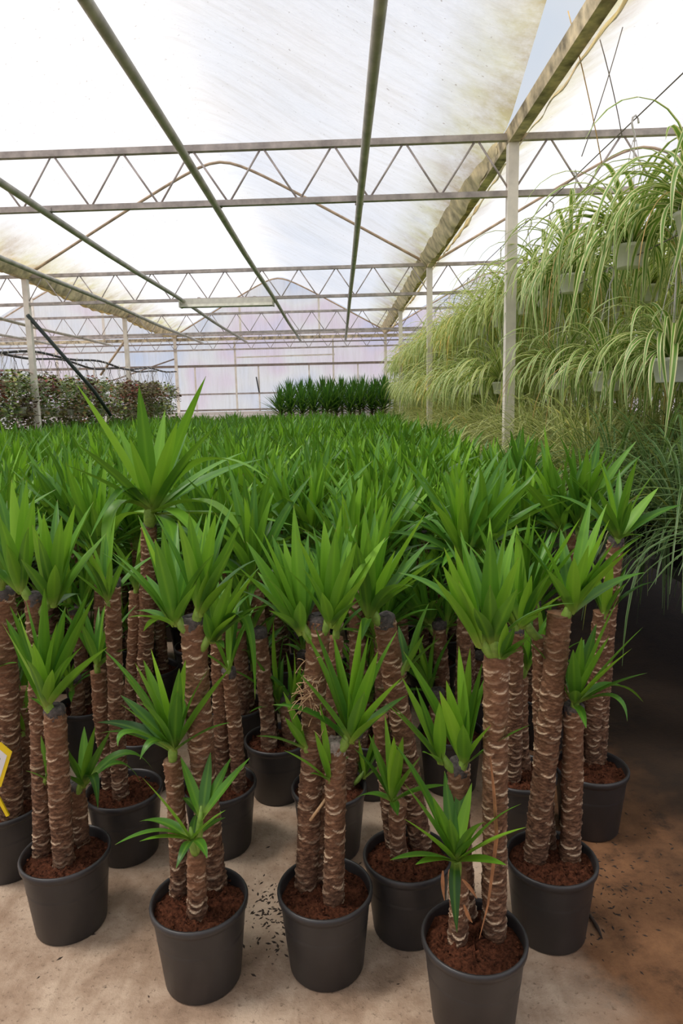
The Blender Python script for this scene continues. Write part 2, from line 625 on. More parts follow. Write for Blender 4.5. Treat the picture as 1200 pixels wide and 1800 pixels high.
def roof_sheet(x0, x1, side, rnd):
    """one slope of film from gutter (edge) to ridge"""
    xc = (x0 + x1) / 2
    half = (x1 - x0) / 2
    nu, ny = 26, 110
    ys = np.linspace(Y0, YW, ny)
    V, G = [], []
    for y in ys:
        # the film sags between the arches and flutters a little
        ph = (y - 0.92) / 10.24 * 2 * math.pi
        for i in range(nu):
            u = 1 - i / (nu - 1)
            lift = 0.0
            if side > 0 and abs(x1 - 1.45) < 0.01 and y < 5.9:
                lift = 0.22 * min(1, (5.9 - y) / 2.4) * max(0, (u - 0.9) / 0.1)   # torn loose near the gutter
            ue = u * (1 - 0.012) - lift * 0.32
            z = ZG + 0.05 + roofz(ue) - 0.07 * (1 - math.cos((y - 0.92) / 5.13 * 2 * math.pi)) * math.sin(math.pi * u) * 0.5
            z += 0.03 * math.sin(ph * 1.7 + u * 5 + x0) * math.sin(math.pi * u) + lift * 0.5
            z += 0.012 * math.sin(y * 3.1 + u * 9) * math.sin(math.pi * u)
            V.append((xc + side * half * ue, y, z))
            G.append(max(0.0, (u - 0.80) / 0.20))
    Fc = []
    for j in range(ny - 1):
        for i in range(nu - 1):
            a = j * nu + i
            Fc.append((a, a + 1, a + nu + 1, a + nu))
    return MB().add(V, Fc, gutter=np.array(G))


rnd = random.Random(3)
names = ['over the far left bay', 'over the yucca bay', 'over the spider plant bay']
for b in range(3):
    for side, sn in ((-1, 'left'), (1, 'right')):
        o = obj('ceiling', roof_sheet(XG[b], XG[b + 1], side, rnd).mesh('roof_film', 'film'))
        tag(o, f'milky white plastic roof film {names[b]}, {sn} slope', 'roof film', kind='structure')


def gable_panel(name, y):
    mb = MB()
    for b in range(3):
        x0, x1 = XG[b], XG[b + 1]
        xc, half = (x0 + x1) / 2, (x1 - x0) / 2
        N = 24
        xs = np.linspace(x0, x1, N + 1)
        V = [(x, y, 0.0) for x in xs] + [(x, y, ZG + 0.05 + roofz(abs(x - xc) / half)) for x in xs]
        mb.add(V, [(i, i + 1, N + 2 + i, N + 1 + i) for i in range(N)])
    return mb.mesh(name, 'gable')


wall_far = empty('wall_back', (0, 0, 0))
tag(wall_far, 'far end wall of translucent film, outside glow painted in, with rails and mullions', 'wall', kind='structure')
obj('film', gable_panel('gable_film', YW), wall_far)
tag(obj('wall_front', gable_panel('gable_film_near', Y0)), 'translucent film end wall behind the viewer', 'wall', kind='structure')
for nm, x, lb in (('wall_left', XG[0], 'left'), ('wall_right', XG[3], 'right')):
    tag(obj(nm, MB().add([(x, Y0, 0), (x, YW, 0), (x, YW, ZG + 0.05), (x, Y0, ZG + 0.05)], [(0, 1, 2, 3)]).mesh(nm, 'gable')),
        f'translucent film side wall on the {lb}', 'wall', kind='structure')

# rails, mullions and boards of the far wall
yw = YW - 0.06


def wbar(name, a, b, w, h, mat):
    return obj(name, MB().add(*bar(a, b, w, h)).mesh(name, mat, False), wall_far)


wbar('eave_rail', (XG[0], yw, ZG - 0.12), (XG[3], yw, ZG - 0.12), 0.07, 0.09, 'gutter')
wbar('eave_rail', (XG[0], yw - 0.02, ZG - 0.26), (XG[3], yw - 0.02, ZG - 0.26), 0.05, 0.035, 'rail')
wbar('middle_rail', (XG[0], yw, 2.78), (XG[3], yw, 2.78), 0.06, 0.07, 'rail')
wbar('lower_rail', (XG[0], yw, 1.93), (XG[3], yw, 1.93), 0.04, 0.05, 'web')
wbar('window_rail', (-3.1, yw, 3.02), (-0.1, yw, 3.05), 0.03, 0.04, 'paint')
for k, x in enumerate((-8.6, -6.4, -3.15, -0.15, 3.2)):
    wbar('mullion', (x, yw, 0), (x, yw, ZG - 0.2), 0.055, 0.055, 'paint')
for x in (-10, -7.5, -4.4, -2.45, -0.9, 0.6, 2.4, 4.5):
    wbar('mullion', (x, yw + 0.01, 0), (x, yw + 0.01, 2.78), 0.045, 0.045, 'paint')
for x in (-9.2, -7.1, -2.95, -0.55, 3.4, 5.8):
    wbar('gable_stud', (x, yw, ZG - 0.1), (x, yw, ZG + 0.02 + roofz(min(abs(x - c) / 3.2 for c in (-8.15, -1.75, 4.65)))), 0.06, 0.06, 'paint')
wbar('ledge_board', (-5.6, yw - 0.25, 1.34), (2.6, yw - 0.25, 1.34), 0.45, 0.10, 'ledge')
wbar('ledge_front', (-5.6, yw - 0.44, 1.10), (2.6, yw - 0.44, 1.10), 0.05, 0.36, 'ledge')
wbar('ledge_rail', (XG[0], yw - 0.02, 1.44), (XG[3], yw - 0.02, 1.44), 0.05, 0.05, 'rail')  # brown rail just above the ledge board
wbar('window_crank', (-2.45, yw - 0.06, 1.95), (-2.52, yw - 0.06, 2.42), 0.035, 0.035, 'black')

# posts and gutters
for gi, (x, gn) in enumerate(((-4.95, 'left'), (1.45, 'right'))):
    for k, y in enumerate(YT[1:] + [YW - 0.12]):
        p = empty('post', (x, y + (x + 1.75) * math.tan(SKEW) if k < 3 else y, 0))
        where = ['the near roof truss', 'the second roof truss', 'the third roof truss', 'the far end wall'][k]
        side = 'beside the hanging spider plants' if gi else 'beside the burgundy hanging plants'
        tag(p, f'cream square steel post {side} at {where}', 'post', 'greenhouse posts', 'structure')
        obj('shaft', MB().add(*box((-0.042, -0.042, 0), (0.042, 0.042, ZG - 0.07))).mesh('shaft', 'paint', False), p)
        obj('foot_plate', MB().add(*box((-0.09, -0.09, 0), (0.09, 0.09, 0.012))).mesh('foot_plate', 'chord', False), p)
    g = empty('gutter', (x, 0, ZG))
    tag(g, f'mould-stained roof gutter above the {gn} post row', 'gutter', 'roof gutters', 'structure')
    w = 0.06
    prof = [(-w, 0.03), (-w * 0.72, -0.07), (w * 0.72, -0.07), (w, 0.03), (w - 0.01, 0.035), (w * 0.68, -0.055), (-w * 0.68, -0.055), (-w + 0.01, 0.035)]
    ys = np.linspace(Y0, YW, 60)
    V = [(px_, y, pz) for y in ys for px_, pz in prof]
    n8 = len(prof)
    Fc = [(j * n8 + i, j * n8 + (i + 1) % n8, (j + 1) * n8 + (i + 1) % n8, (j + 1) * n8 + i) for j in range(59) for i in range(n8)]
    obj('channel', MB().add(V, Fc).mesh('channel', 'gutter', False), g)
    r2 = random.Random(5 + gi)
    for sd_ in (-1, 1):                      # crumpled film edges rolled over the gutter lips
        V, ny = [], 260
        ys = np.linspace(0.5, YW - 0.1, ny)
        for j, y in enumerate(ys):
            sag = 0.10 * abs(math.sin((y - 0.92) / 5.13 * math.pi)) + 0.012 * math.sin(y * 2.3 + sd_) + 0.008 * r2.random()
            kf = min(1.0, max(0.0, (y - 6.2) / 1.6)) if gi == 1 and sd_ == -1 else 1.0
            for t in np.linspace(0, 1, 5):
                V.append((sd_ * (w + 0.12 * kf * (1 - t) - 0.01 + 0.008 * math.sin(y * 9 + t * 3)), y, 0.09 * (1 - t) - 0.02 - (0.03 + sag * 0.8) * kf * math.sin(t * math.pi / 2) + 0.012 * math.sin(y * 13 + t * 5)))
        Fc = [(j * 5 + i, j * 5 + i + 1, (j + 1) * 5 + i + 1, (j + 1) * 5 + i) for j in range(ny - 1) for i in range(4) if not (gi == 1 and sd_ == -1 and ys[j] < 6.2)]
        obj('film_edge', MB().add(V, Fc).mesh('film_edge', 'flap'), g)

# trusses
ZU, ZL = ZG - 0.02, ZG - 0.45
webme = {}


def truss(y, label, arch):
    t = empty('roof_truss', (0, y + 1.75 * math.tan(SKEW), 0), SKEW)
    tag(t, label, 'truss', 'roof trusses', 'structure')
    obj('upper_chord', MB().add(*bar((XG[0], 0, ZU), (XG[3], 0, ZU), 0.05, 0.05)).mesh('upper_chord', 'chord', False), t)
    obj('lower_chord', MB().add(*bar((XG[0], 0, ZL), (XG[3], 0, ZL), 0.05, 0.045)).mesh('lower_chord', 'chord', False), t)
    if not webme:
        for s in (-1, 1):
            webme[s] = MB().add(*tube([(-s * 0.145, 0, ZL), (s * 0.145, 0, ZU)], 0.0085, 6)).mesh('web_bar', 'web')
    for b in range(3):
        n = 11
        wbay = (XG[b + 1] - XG[b]) / n
        for i in range(n):
            xm = XG[b] + wbay * (i + 0.5)
            obj('web_bar', webme[1], t, Matrix.Translation((xm - wbay * 0.25, 0, 0)))
            obj('web_bar', webme[-1], t, Matrix.Translation((xm + wbay * 0.25, 0, 0)))
    if arch:
        for b in range(3):
            xc, half = (XG[b] + XG[b + 1]) / 2, 3.2
            pts = [(xc + half * u, 0, ZG - 0.02 + roofz(abs(u)) * 0.985) for u in np.linspace(-0.99, 0.99, 41)]
            obj('arch_tube', MB().add(*tube(pts, 0.021, 8)).mesh('arch_tube', 'rust'), t)


truss(YT[1], 'nearest zigzag steel lattice truss crossing under the roof film', False)
truss(YT[2], 'second zigzag lattice truss carrying the strip light and brown arch', True)
truss(YT[3], 'third zigzag lattice truss before the far end wall', False)
truss(YW - 0.30, 'farthest arched truss standing against the end wall', True)

# heating pipes
ZP = ZL - 0.045
for x, lb in ((-7.30, 'second long grey pipe beyond the left gutter'), (-6.0, 'long grey pipe just beyond the left gutter'),
              (-3.56, 'leftmost long grey heating pipe of the yucca bay'), (-2.40, 'long grey heating pipe passing above the strip light'),
              (-0.975, 'long grey heating pipe running over the middle yuccas'), (0.205, 'long grey heating pipe nearest the right post row')):
    h = empty('heating_pipe', (x, 0, ZP))
    tag(h, lb, 'pipe', 'long heating pipes under the trusses')
    obj('tube', MB().add(*tube([(0, y, -0.012 * math.sin(y)) for y in np.linspace(Y0 + 0.1, 18.6, 24)], 0.029, 12)).mesh('pipe_tube', 'pipe'), h)
    for y in YT[1:]:
        obj('hanger_strap', MB().add(*bar((0, y, 0.02), (0, y, 0.05), 0.07, 0.03)).mesh('hanger_strap', 'chord', False), h)
tag(obj('connecting_wire', MB().add(*tube([(x, 18.6, ZP - 0.01) for x in (-3.6, -1.5, 0.25, 1.3)], 0.008, 6)).mesh('connecting_wire', 'wire')),
    'thin wire linking the far ends of the heating pipes', 'wire')
tag(obj('diagonal_brace', MB().add(*tube([(-4.93, 11.25, ZG - 0.62), (-4.34, 12.3, 1.9), (-4.17, 12.6, 1.45)], 0.032, 8)).mesh('diagonal_brace', 'brace')),
    'dark diagonal brace leaning against the left cream post', 'brace', kind='structure')
tag(obj('diagonal_brace', MB().add(*tube([(-4.97, 21.2, ZG - 0.7), (-6.9, 21.2, 2.4)], 0.022, 8)).mesh('diagonal_brace', 'rail')),
    'thin diagonal brace on the far wall beside the corner post', 'brace', kind='structure')
tag(obj('diagonal_brace', MB().add(*tube([(-4.99, 16.4, ZG - 0.6), (-5.6, 16.4, 2.35)], 0.026, 8)).mesh('diagonal_brace', 'rust')),
    'short brown diagonal brace on the third left post', 'brace', kind='structure')

# strip light
A = aty(317, 528, YT[2] - 0.06)
B = aty(480, 524, YT[2] - 0.06)
L = B[0] - A[0]
s = empty('strip_light', ((A[0] + B[0]) / 2, YT[2] - 0.06, ZL - 0.05))
tag(s, 'unlit fluorescent strip light hung under the second truss', 'light')
obj('housing', MB().add(*box((-L / 2, -0.05, -0.03), (L / 2, 0.05, 0.05))).mesh('housing', 'lamp', False), s)
obj('reflector', MB().add([(-L / 2, -0.05, -0.03), (L / 2, -0.05, -0.03), (L / 2, -0.085, -0.075), (-L / 2, -0.085, -0.075), (-L / 2, 0.05, -0.03), (L / 2, 0.05, -0.03), (L / 2, 0.085, -0.075), (-L / 2, 0.085, -0.075)],
                          [(0, 1, 2, 3), (4, 7, 6, 5), (0, 3, 7, 4), (1, 5, 6, 2)]).mesh('reflector', 'lampd', False), s)
for dy in (-0.03, 0.03):
    obj('fluorescent_tube', MB().add(*tube([(-L / 2 + 0.02, dy, -0.055), (L / 2 - 0.02, dy, -0.055)], 0.014, 8)).mesh('fluorescent_tube', 'tube'), s)
for sx in (-1, 1):
    obj('end_cap', MB().add(*box((sx * L / 2 - 0.012, -0.087, -0.08), (sx * L / 2 + 0.012, 0.087, 0.055))).mesh('end_cap', 'lampd', False), s)
    obj('mounting_clip', MB().add(*box((sx * L * 0.3 - 0.02, -0.02, 0.05), (sx * L * 0.3 + 0.02, 0.1, 0.075))).mesh('mounting_clip', 'chord', False), s)

# ------------------------------------------------------------------ yucca building blocks
POTH, RIM, SOILZ = 0.245, 0.135, 0.222
pot_me = MB().add(*lathe([(0.0, 0.0), (0.102, 0.0), (0.106, 0.006), (0.127, 0.215), (0.128, 0.222), (0.1345, 0.226), (0.136, 0.24), (0.133, 0.246), (0.128, 0.246), (0.125, 0.238), (0.121, 0.15)], 40)).mesh('pot', 'pot')


def soil_mesh(seed):
    r = np.random.default_rng(seed)
    nr, ns = 9, 36
    V = [(0, 0, SOILZ)]
    for i in range(1, nr + 1):
        for k in range(ns):
            a = 2 * math.pi * k / ns
            rad = 0.124 * i / nr
            V.append((rad * math.cos(a), rad * math.sin(a), SOILZ + 0.006 * r.normal() - 0.008 * (i / nr) ** 3))
    Fc = [(0, 1 + k, 1 + (k + 1) % ns) for k in range(ns)]
    for i in range(nr - 1):
        for k in range(ns):
            k2 = (k + 1) % ns
            Fc.append((1 + i * ns + k, 1 + (i + 1) * ns + k, 1 + (i + 1) * ns + k2, 1 + i * ns + k2))
    mb = MB().add(V, Fc)
    for _ in range(70):     # loose crumbs
        a, rad, q = r.uniform(0, 6.28), 0.115 * math.sqrt(r.random()), r.uniform(0.002, 0.006)
        c = np.array([rad * math.cos(a), rad * math.sin(a), SOILZ + 0.004])
        mb.add([c + q * np.array(d) * r.uniform(0.6, 1.4) for d in ((1, 0, 0), (-1, 0, 0), (0, 1, 0), (0, -1, 0), (0, 0, 1), (0, 0, -1))],
               [(0, 2, 4), (2, 1, 4), (1, 3, 4), (3, 0, 4), (2, 0, 5), (1, 2, 5), (3, 1, 5), (0, 3, 5)])
    return mb.mesh('soil', 'soil')


soils = [soil_mesh(k) for k in range(3)]


def trunk(path, r0, r1, seed, seg=48, dz=0.0032, hero=True):
    """ringed yucca cane: leaf-scar crescents raised and pale"""
    rg = np.random.default_rng(seed)
    path = np.asarray(path, float)
    L = np.linalg.norm(np.diff(path, axis=0), axis=1).sum()
    nz = max(8, int(L / dz))
    cum = np.concatenate([[0], np.cumsum(np.linalg.norm(np.diff(path, axis=0), axis=1))]) / L
    tz = np.linspace(0, 1, nz)
    C = np.stack([np.interp(tz, cum, path[:, k]) for k in range(3)], 1)
    Z = tz[:, None] * L
    TH = np.linspace(0, 2 * math.pi, seg, endpoint=False)[None, :]
    R = (r0 + (r1 - r0) * tz)[:, None] * (1 + 0.03 * np.sin(2 * TH + rg.uniform(0, 6)) + 0.025 * np.sin(Z * 23 + rg.uniform(0, 6)) + 0.02 * np.sin(Z * 61 + TH * 2))
    scar = np.zeros((nz, seg))
    disp = np.zeros((nz, seg))
    z = 0.01
    thick = max(0.0018, dz * 0.52)
    while z < L:
        k = 3 if rg.random() < 0.75 else 2
        a0 = rg.uniform(0, 6.28)
        for j in range(k):
            th0 = a0 + j * 2 * math.pi / k + rg.normal() * 0.35
            zz = z + rg.normal() * 0.005
            hw = rg.uniform(0.55, 1.0)
            dep = rg.uniform(0.006, 0.015)
            d = (TH - th0 + math.pi) % (2 * math.pi) - math.pi
            q = np.clip(np.abs(d) / hw, 0, 1.2)
            cz = zz + dep * q ** 2
            inside = np.clip((1.0 - q) * 6, 0, 1)
            th = thick * (1.25 - 0.7 * q)
            band = np.exp(-((Z - cz) / th) ** 2) * inside
            scar = np.maximum(scar, band * (0.12 + 0.88 * rg.random() ** 1.6))
            below = (Z < cz) * np.exp(-np.clip(cz - Z, 0, 1) / 0.011) * inside     # old leaf base, proud under the scar line
            disp = np.maximum(disp, 0.0030 * below + 0.0012 * band)
        z += rg.uniform(0.015, 0.029)
    disp = disp + 0.0008 * rg.normal(size=disp.shape)
    R = R + disp
    T = np.gradient(C, axis=0)
    V = np.zeros((nz, seg, 3))
    for i in range(nz):
        t = nrm(T[i])
        a = nrm(np.cross(t, [0, 1.0, 0]))
        b = np.cross(t, a)
        V[i] = C[i] + R[i][:, None] * (np.cos(TH[0])[:, None] * a + np.sin(TH[0])[:, None] * b)
    idx = np.arange(nz * seg).reshape(nz, seg)
    i2 = np.roll(idx, -1, axis=1)
    q = np.stack([idx[:-1], i2[:-1], i2[1:], idx[1:]], -1).reshape(-1, 4)
    Fc = q.tolist()
    Fc.append(list(idx[-1]))
    tone = np.clip(np.repeat(tz[:, None], seg, 1) * 1.2 - 0.2 + 0.15 * rg.normal(size=(nz, 1)), 0, 1)
    return MB().add(V.reshape(-1, 3), [tuple(f) for f in Fc], scar=scar.ravel(), tone=tone.ravel())


def cap_mesh(r, seed, mat='cut'):
    rg = np.random.default_rng(seed)
    V, Fc = lathe([(r * 1.0, -0.022), (r * 1.06, -0.004), (r * 1.0, 0.010), (r * 0.7, 0.016), (r * 0.3, 0.013), (0.001, 0.014)], 18)
    V = np.array(V) + rg.normal(size=(len(V), 3)) * 0.0014
    return MB().add(V, Fc).mesh('cut_top', mat)


caps = [cap_mesh(0.030, k) for k in range(2)]

# --- generic leaves: elevation / bend bins, each pointing along +X
ELEV = [86, 78, 69, 59, 46, 26]
BEND = [8, 13, 19, 27, 38, 52]
LEN = [0.27, 0.33, 0.36, 0.34, 0.28, 0.22]


def arc_path(L, e0, bend, n):
    s = np.linspace(0, 1, n)
    ang = np.radians(e0 - bend * s ** 1.5)
    dx = np.cos(ang) * L / (n - 1)
    dz_ = np.sin(ang) * L / (n - 1)
    P = np.zeros((n, 3))
    P[1:, 0] = np.cumsum(dx[:-1])
    P[1:, 2] = np.cumsum(dz_[:-1])
    return P


def gen_leaf(b, var, n=9, seed=0):
    rg = random.Random(b * 17 + var * 5 + seed)
    L = LEN[b] * rg.uniform(0.88, 1.12)
    P = arc_path(L, ELEV[b] + 4, BEND[b] * rg.uniform(0.6, 1.4), n)
    P[:, 0] += 0.008
    return blade(P, rg.uniform(0.034, 0.043), fold=rg.uniform(0.35, 0.6), roll=rg.uniform(-0.25, 0.25), d=(1, 0, 0))


LEAFG = {}
LEAFM = {}
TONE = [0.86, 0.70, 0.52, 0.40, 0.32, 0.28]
for b in range(6):
    for v in range(2):
        g = gen_leaf(b, v)
        LEAFG[b, v] = g
        LEAFG[b, v, 'lo'] = gen_leaf(b, v, 5)
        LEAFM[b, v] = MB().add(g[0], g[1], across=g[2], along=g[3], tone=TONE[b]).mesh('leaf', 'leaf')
core_geo = lathe([(0.012, -0.03), (0.0165, 0.0), (0.0155, 0.025), (0.010, 0.055), (0.004, 0.085)], 8)
core_me = MB().add(*core_geo).mesh('shoot_base', 'core')


def rosette_list(seed, n):
    """[(bin, variant, matrix)] of one rosette, axis along +Z"""
    rg = random.Random(seed)
    out = []
    for i in range(n):
        f = (i + 0.5) / n
        b = min(5, int(6 * f ** 0.9))
        az = i * 2.39996 + rg.uniform(-0.35, 0.35)
        sc = rg.uniform(0.85, 1.15)
        mt = Matrix.Translation((0, 0, 0.035 * (1 - f))) @ Matrix.Rotation(az, 4, 'Z') @ Matrix.Rotation(rg.uniform(-0.1, 0.1), 4, 'X') @ Matrix.Diagonal((sc, sc * rg.uniform(0.9, 1.1), sc, 1))
        out.append((b, rg.randrange(2), mt))
    return out


ROS = [rosette_list(k, n) for k, n in enumerate((21, 19, 23, 18, 20))]
ROS_SMALL = [rosette_list(50 + k, n) for k, n in enumerate((11, 12, 10))]


def xf(V, mt):
    A_ = np.array(mt)
    return V @ A_[:3, :3].T + A_[:3, 3]


def ros_geo(mb, lst, mt, lo, rg, tshift=0.0):
    for b, v, m_ in lst:
        g = LEAFG[(b, v, 'lo') if lo else (b, v)]
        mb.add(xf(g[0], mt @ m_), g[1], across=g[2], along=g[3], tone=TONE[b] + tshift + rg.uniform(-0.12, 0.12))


def joined_rosette(lst, seed):
    rg = random.Random(seed)
    mb = MB()
    ros_geo(mb, lst, Matrix.Identity(4), False, rg)
    n0 = len(core_geo[0])
    mb.add(core_geo[0], core_geo[1], across=0.0, along=0.0, tone=0.6)
    return mb.mesh('leaf_rosette', 'leaf')


ROSM = [joined_rosette(l_, 9 + k) for k, l_ in enumerate(ROS)]
ROSM_SMALL = [joined_rosette(l_, 39 + k) for k, l_ in enumerate(ROS_SMALL)]

# --- generic plant templates: stems and rosettes in plant space
GEN_STEM = {}
for kind, Ls in (('tall', 0.76), ('mid', 0.47), ('short', 0.20)):
    for v in range(2):
        rg = random.Random(hash((kind, v)) % 1000 if False else (len(kind) * 10 + v))
        pts = bez((0, 0, 0), (rg.uniform(-0.02, 0.02), rg.uniform(-0.02, 0.02), Ls / 2), (0, 0, Ls), 10)
        GEN_STEM[kind, v] = trunk(pts, 0.034 if kind == 'tall' else 0.030, 0.030 if kind == 'tall' else 0.028, 70 + len(kind) + v * 13, 28, 0.006).mesh('stem', 'bark')
STEML = dict(tall=0.76, mid=0.47, short=0.20)


def plant_template(seed):
    rg = random.Random(seed)
    stems, ross = [], []
    a0 = rg.uniform(0, 6.28)
    for k, kind in enumerate(('tall', 'mid', 'short')):
        if kind == 'short' and rg.random() < 0.1:
            continue
        a = a0 + k * 2.1 + rg.uniform(-0.3, 0.3)
        rad = rg.uniform(0.045, 0.07)
        zs = rg.uniform(0.92, 1.07)
        lean = Matrix.Rotation(rg.uniform(-0.06, 0.06), 4, 'X') @ Matrix.Rotation(rg.uniform(-0.06, 0.06), 4, 'Y')
        mt = Matrix.Translation((rad * math.cos(a), rad * math.sin(a), SOILZ - 0.01)) @ lean @ Matrix.Rotation(rg.uniform(0, 6.28), 4, 'Z') @ Matrix.Diagonal((1, 1, zs, 1))
        v = rg.randrange(2)
        stems.append((kind, v, mt))
        top = mt @ Vector((0, 0, STEML[kind]))
        nh = dict(tall=rg.choice((2, 3, 3)), mid=rg.choice((1, 2, 2)), short=rg.choice((1, 2)))[kind]
        b0 = rg.uniform(0, 6.28)
        for h in range(nh):
            az = b0 + h * 6.28 / nh + rg.uniform(-0.3, 0.3)
            tilt = rg.uniform(0.16, 0.42)
            off = Vector((0.03 * math.cos(az), 0.03 * math.sin(az), -rg.uniform(0.0, 0.05)))
            rm = Matrix.Translation(top + off) @ Matrix.Rotation(az, 4, 'Z') @ Matrix.Rotation(tilt, 4, 'Y') @ Matrix.Rotation(rg.uniform(0, 6.28), 4, 'Z')
            small = kind == 'short' or (kind == 'mid' and rg.random() < 0.3)
            sc = {'tall': rg.uniform(0.95, 1.15), 'mid': rg.uniform(0.8, 1.0), 'short': rg.uniform(0.65, 0.85)}[kind]
            rm = rm @ Matrix.Scale(sc, 4)
            ross.append((small, rg.randrange(3 if small else 5), rm))
    return stems, ross


TPL = [plant_template(200 + k) for k in range(14)]


def generic_yucca(ti, loc, rz, near, label, group, sc=1.0, seed=0):
    stems, ross = TPL[ti]
    p = empty('potted_yucca', loc, rz)
    p.scale = (1, 1, 1)
    tag(p, label, 'yucca', group)
    obj('pot', pot_me, p)
    obj('soil', soils[ti % 3], p)
    Z = Matrix.Identity(4)
    for kind, v, mt in stems:
        st = obj('stem', GEN_STEM[kind, v], p, mt)
        if near:
            obj('cut_top', caps[v], st, Matrix.Translation((0, 0, STEML[kind])))
    for small, k, rm in ross:
        if near:
            r = obj('leaf_rosette', core_me, p, rm)
            for b, v, m_ in (ROS_SMALL if small else ROS)[k]:
                obj('leaf', LEAFM[b, v], r, m_)
        else:
            obj('leaf_rosette', (ROSM_SMALL if small else ROSM)[k], p, rm)
    return p


# ------------------------------------------------------------------ the front yuccas, laid out one by one
def explicit_leaf(base, tip, rg, mid=None, size=1.0, wid=None, tone=None, Lref=0.30, front=0):
    """base: world point; tip: pixel (and sign); returns blade geometry in world space"""
    Y = base[1]
    T0 = aty(tip[0], tip[1], Y)
    Lp = np.linalg.norm(T0 - base)
    dy = math.sqrt(max(0.0, (Lref * size) ** 2 - Lp ** 2))
    dy = min(dy, 0.16 * size) * rg.uniform(0.5, 1.0)
    sg = tip[2] if len(tip) > 2 else (front or rg.choice((-1, -1, 1)))
    Tp = aty(tip[0], tip[1], Y + sg * dy)
    if mid is not None:
        Mp = aty(mid[0], mid[1], Y + sg * dy * 0.6)
        c = 2 * Mp - 0.5 * (base + Tp)
        P = bez(base, c, Tp, 14)
    else:
        v = Tp - base
        L_ = np.linalg.norm(v)
        rise = v[2] / max(L_, 1e-6)
        # leaves leave the shoot upwards and lean out
        c = base + v * 0.5 + np.array([0, 0, L_ * (0.05 + 0.22 * max(0, 0.75 - rise))])
        P = bez(base, c, Tp, 10)
    Lr = np.linalg.norm(np.diff(P, axis=0), axis=1).sum()
    w_ = wid or min(0.044 * min(size, 1.5), 0.017 + 0.095 * Lr)
    hv = P[-1] - P[0]
    sy = 1 if hv[1] > 0 else -1
    g = blade(P, w_, fold=rg.uniform(0.3, 0.55), roll=rg.uniform(-0.2, 0.2), d=(hv[0], sy * max(abs(hv[1]), 0.9 * abs(hv[0]), 0.02), 0))
    up = nrm(P[-1] - P[0])[2]
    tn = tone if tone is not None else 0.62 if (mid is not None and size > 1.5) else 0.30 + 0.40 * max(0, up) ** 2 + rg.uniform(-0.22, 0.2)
    return g, tn


def hero(seed, rimpx, label, stems, heads, Y=None, group='potted yuccas standing in the front rows'):
    """stems: (base px, top px, width px, cap) ; heads: (base px, stem index, size, tips, fillers)"""
    rg = random.Random(seed)
    loc = atz(rimpx[0], rimpx[1], POTH)
    loc[2] = 0
    p = empty('potted_yucca', loc)
    tag(p, label, 'yucca', group)
    obj('pot', pot_me, p, Matrix.Rotation(rg.uniform(0, 6), 4, 'Z'))
    obj('soil', soils[seed % 3], p, Matrix.Rotation(rg.uniform(0, 6), 4, 'Z'))
    info = []
    for k, (bp, tp, wpx, cap) in enumerate(stems):
        Bp = atz(bp[0], bp[1], SOILZ)
        off = np.array([Bp[0] - loc[0], Bp[1] - loc[1]])
        ln = np.linalg.norm(off)
        if ln > 0.092:
            off *= 0.092 / ln
        Bp = np.array([loc[0] + off[0], loc[1] + off[1], SOILZ - 0.012])
        Tp = aty(tp[0], tp[1], Bp[1])
        depth = (Tp - CAM) @ cF
        rt = max(0.024, wpx * depth / FPX / 2 * 0.93)
        mid = (Bp + Tp) / 2 + np.array([rg.uniform(-0.012, 0.012), rg.uniform(-0.01, 0.01), 0])
        me = trunk(bez(Bp - loc, mid - loc, Tp - loc, 12), rt * 1.04, rt, seed * 10 + k).mesh('stem', 'bark')
        st = obj('stem', me, p)
        if cap:
            t = nrm(Tp - mid)
            q = Vector(t).to_track_quat('Z', 'Y').to_matrix().to_4x4()
            obj('cut_top', cap_mesh(rt * 1.0, seed + k, 'cutpale' if cap == 2 else 'cut'), st, Matrix.Translation(Tp - loc) @ q)
        info.append((Bp, Tp, rt))
    for hp, si, size, tips, fill in heads:
        Bp, Tp, rt = info[si]
        Yh = Bp[1] - rt * 0.75
        base = aty(hp[0], hp[1], Yh)
        # shoot base from the cane to where the leaves part
        zc = min(max(base[2] - 0.03, Bp[2]), Tp[2] - 0.005)
        f = (zc - Bp[2]) / max(1e-6, Tp[2] - Bp[2])
        cane = Bp + (Tp - Bp) * f
        core = bez(cane - loc, (cane + base) / 2 - loc + np.array([0, -0.01, -0.01]), base + np.array([0, 0, 0.05 * size]) - loc, 6)
        r = obj('leaf_rosette', MB().add(*tube(core, np.array([0.010, 0.012, 0.0135, 0.0140, 0.011, 0.004]) * max(0.7, size), 10)).mesh('shoot_base', 'core'), p)
        for tip in tips:
            mid = tip[3] if len(tip) > 3 else None
            g, tn = explicit_leaf(base, tip[:3] if len(tip) > 2 and tip[2] else tip[:2], rg, mid, size)
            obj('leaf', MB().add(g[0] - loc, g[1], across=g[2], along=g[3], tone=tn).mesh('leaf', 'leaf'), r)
        for i in range(fill + (4 if 0.95 <= size < 1.5 else 0)):
            b = rg.choice((1, 2, 2, 3, 3, 4))
            az = rg.uniform(0.15, math.pi - 0.15) if i % 2 else rg.uniform(0, 6.28)
            s_ = size * rg.uniform(0.75, 1.0)
            obj('leaf', LEAFM[b, i % 2], r, Matrix.Translation(base - loc) @ Matrix.Rotation(az, 4, 'Z') @ Matrix.Scale(s_, 4))
    return p, loc


HEROES = []


def H(*a, **k):
    p, loc = hero(*a, **k)
    HEROES.append((loc[0], loc[1]))
    return p, loc


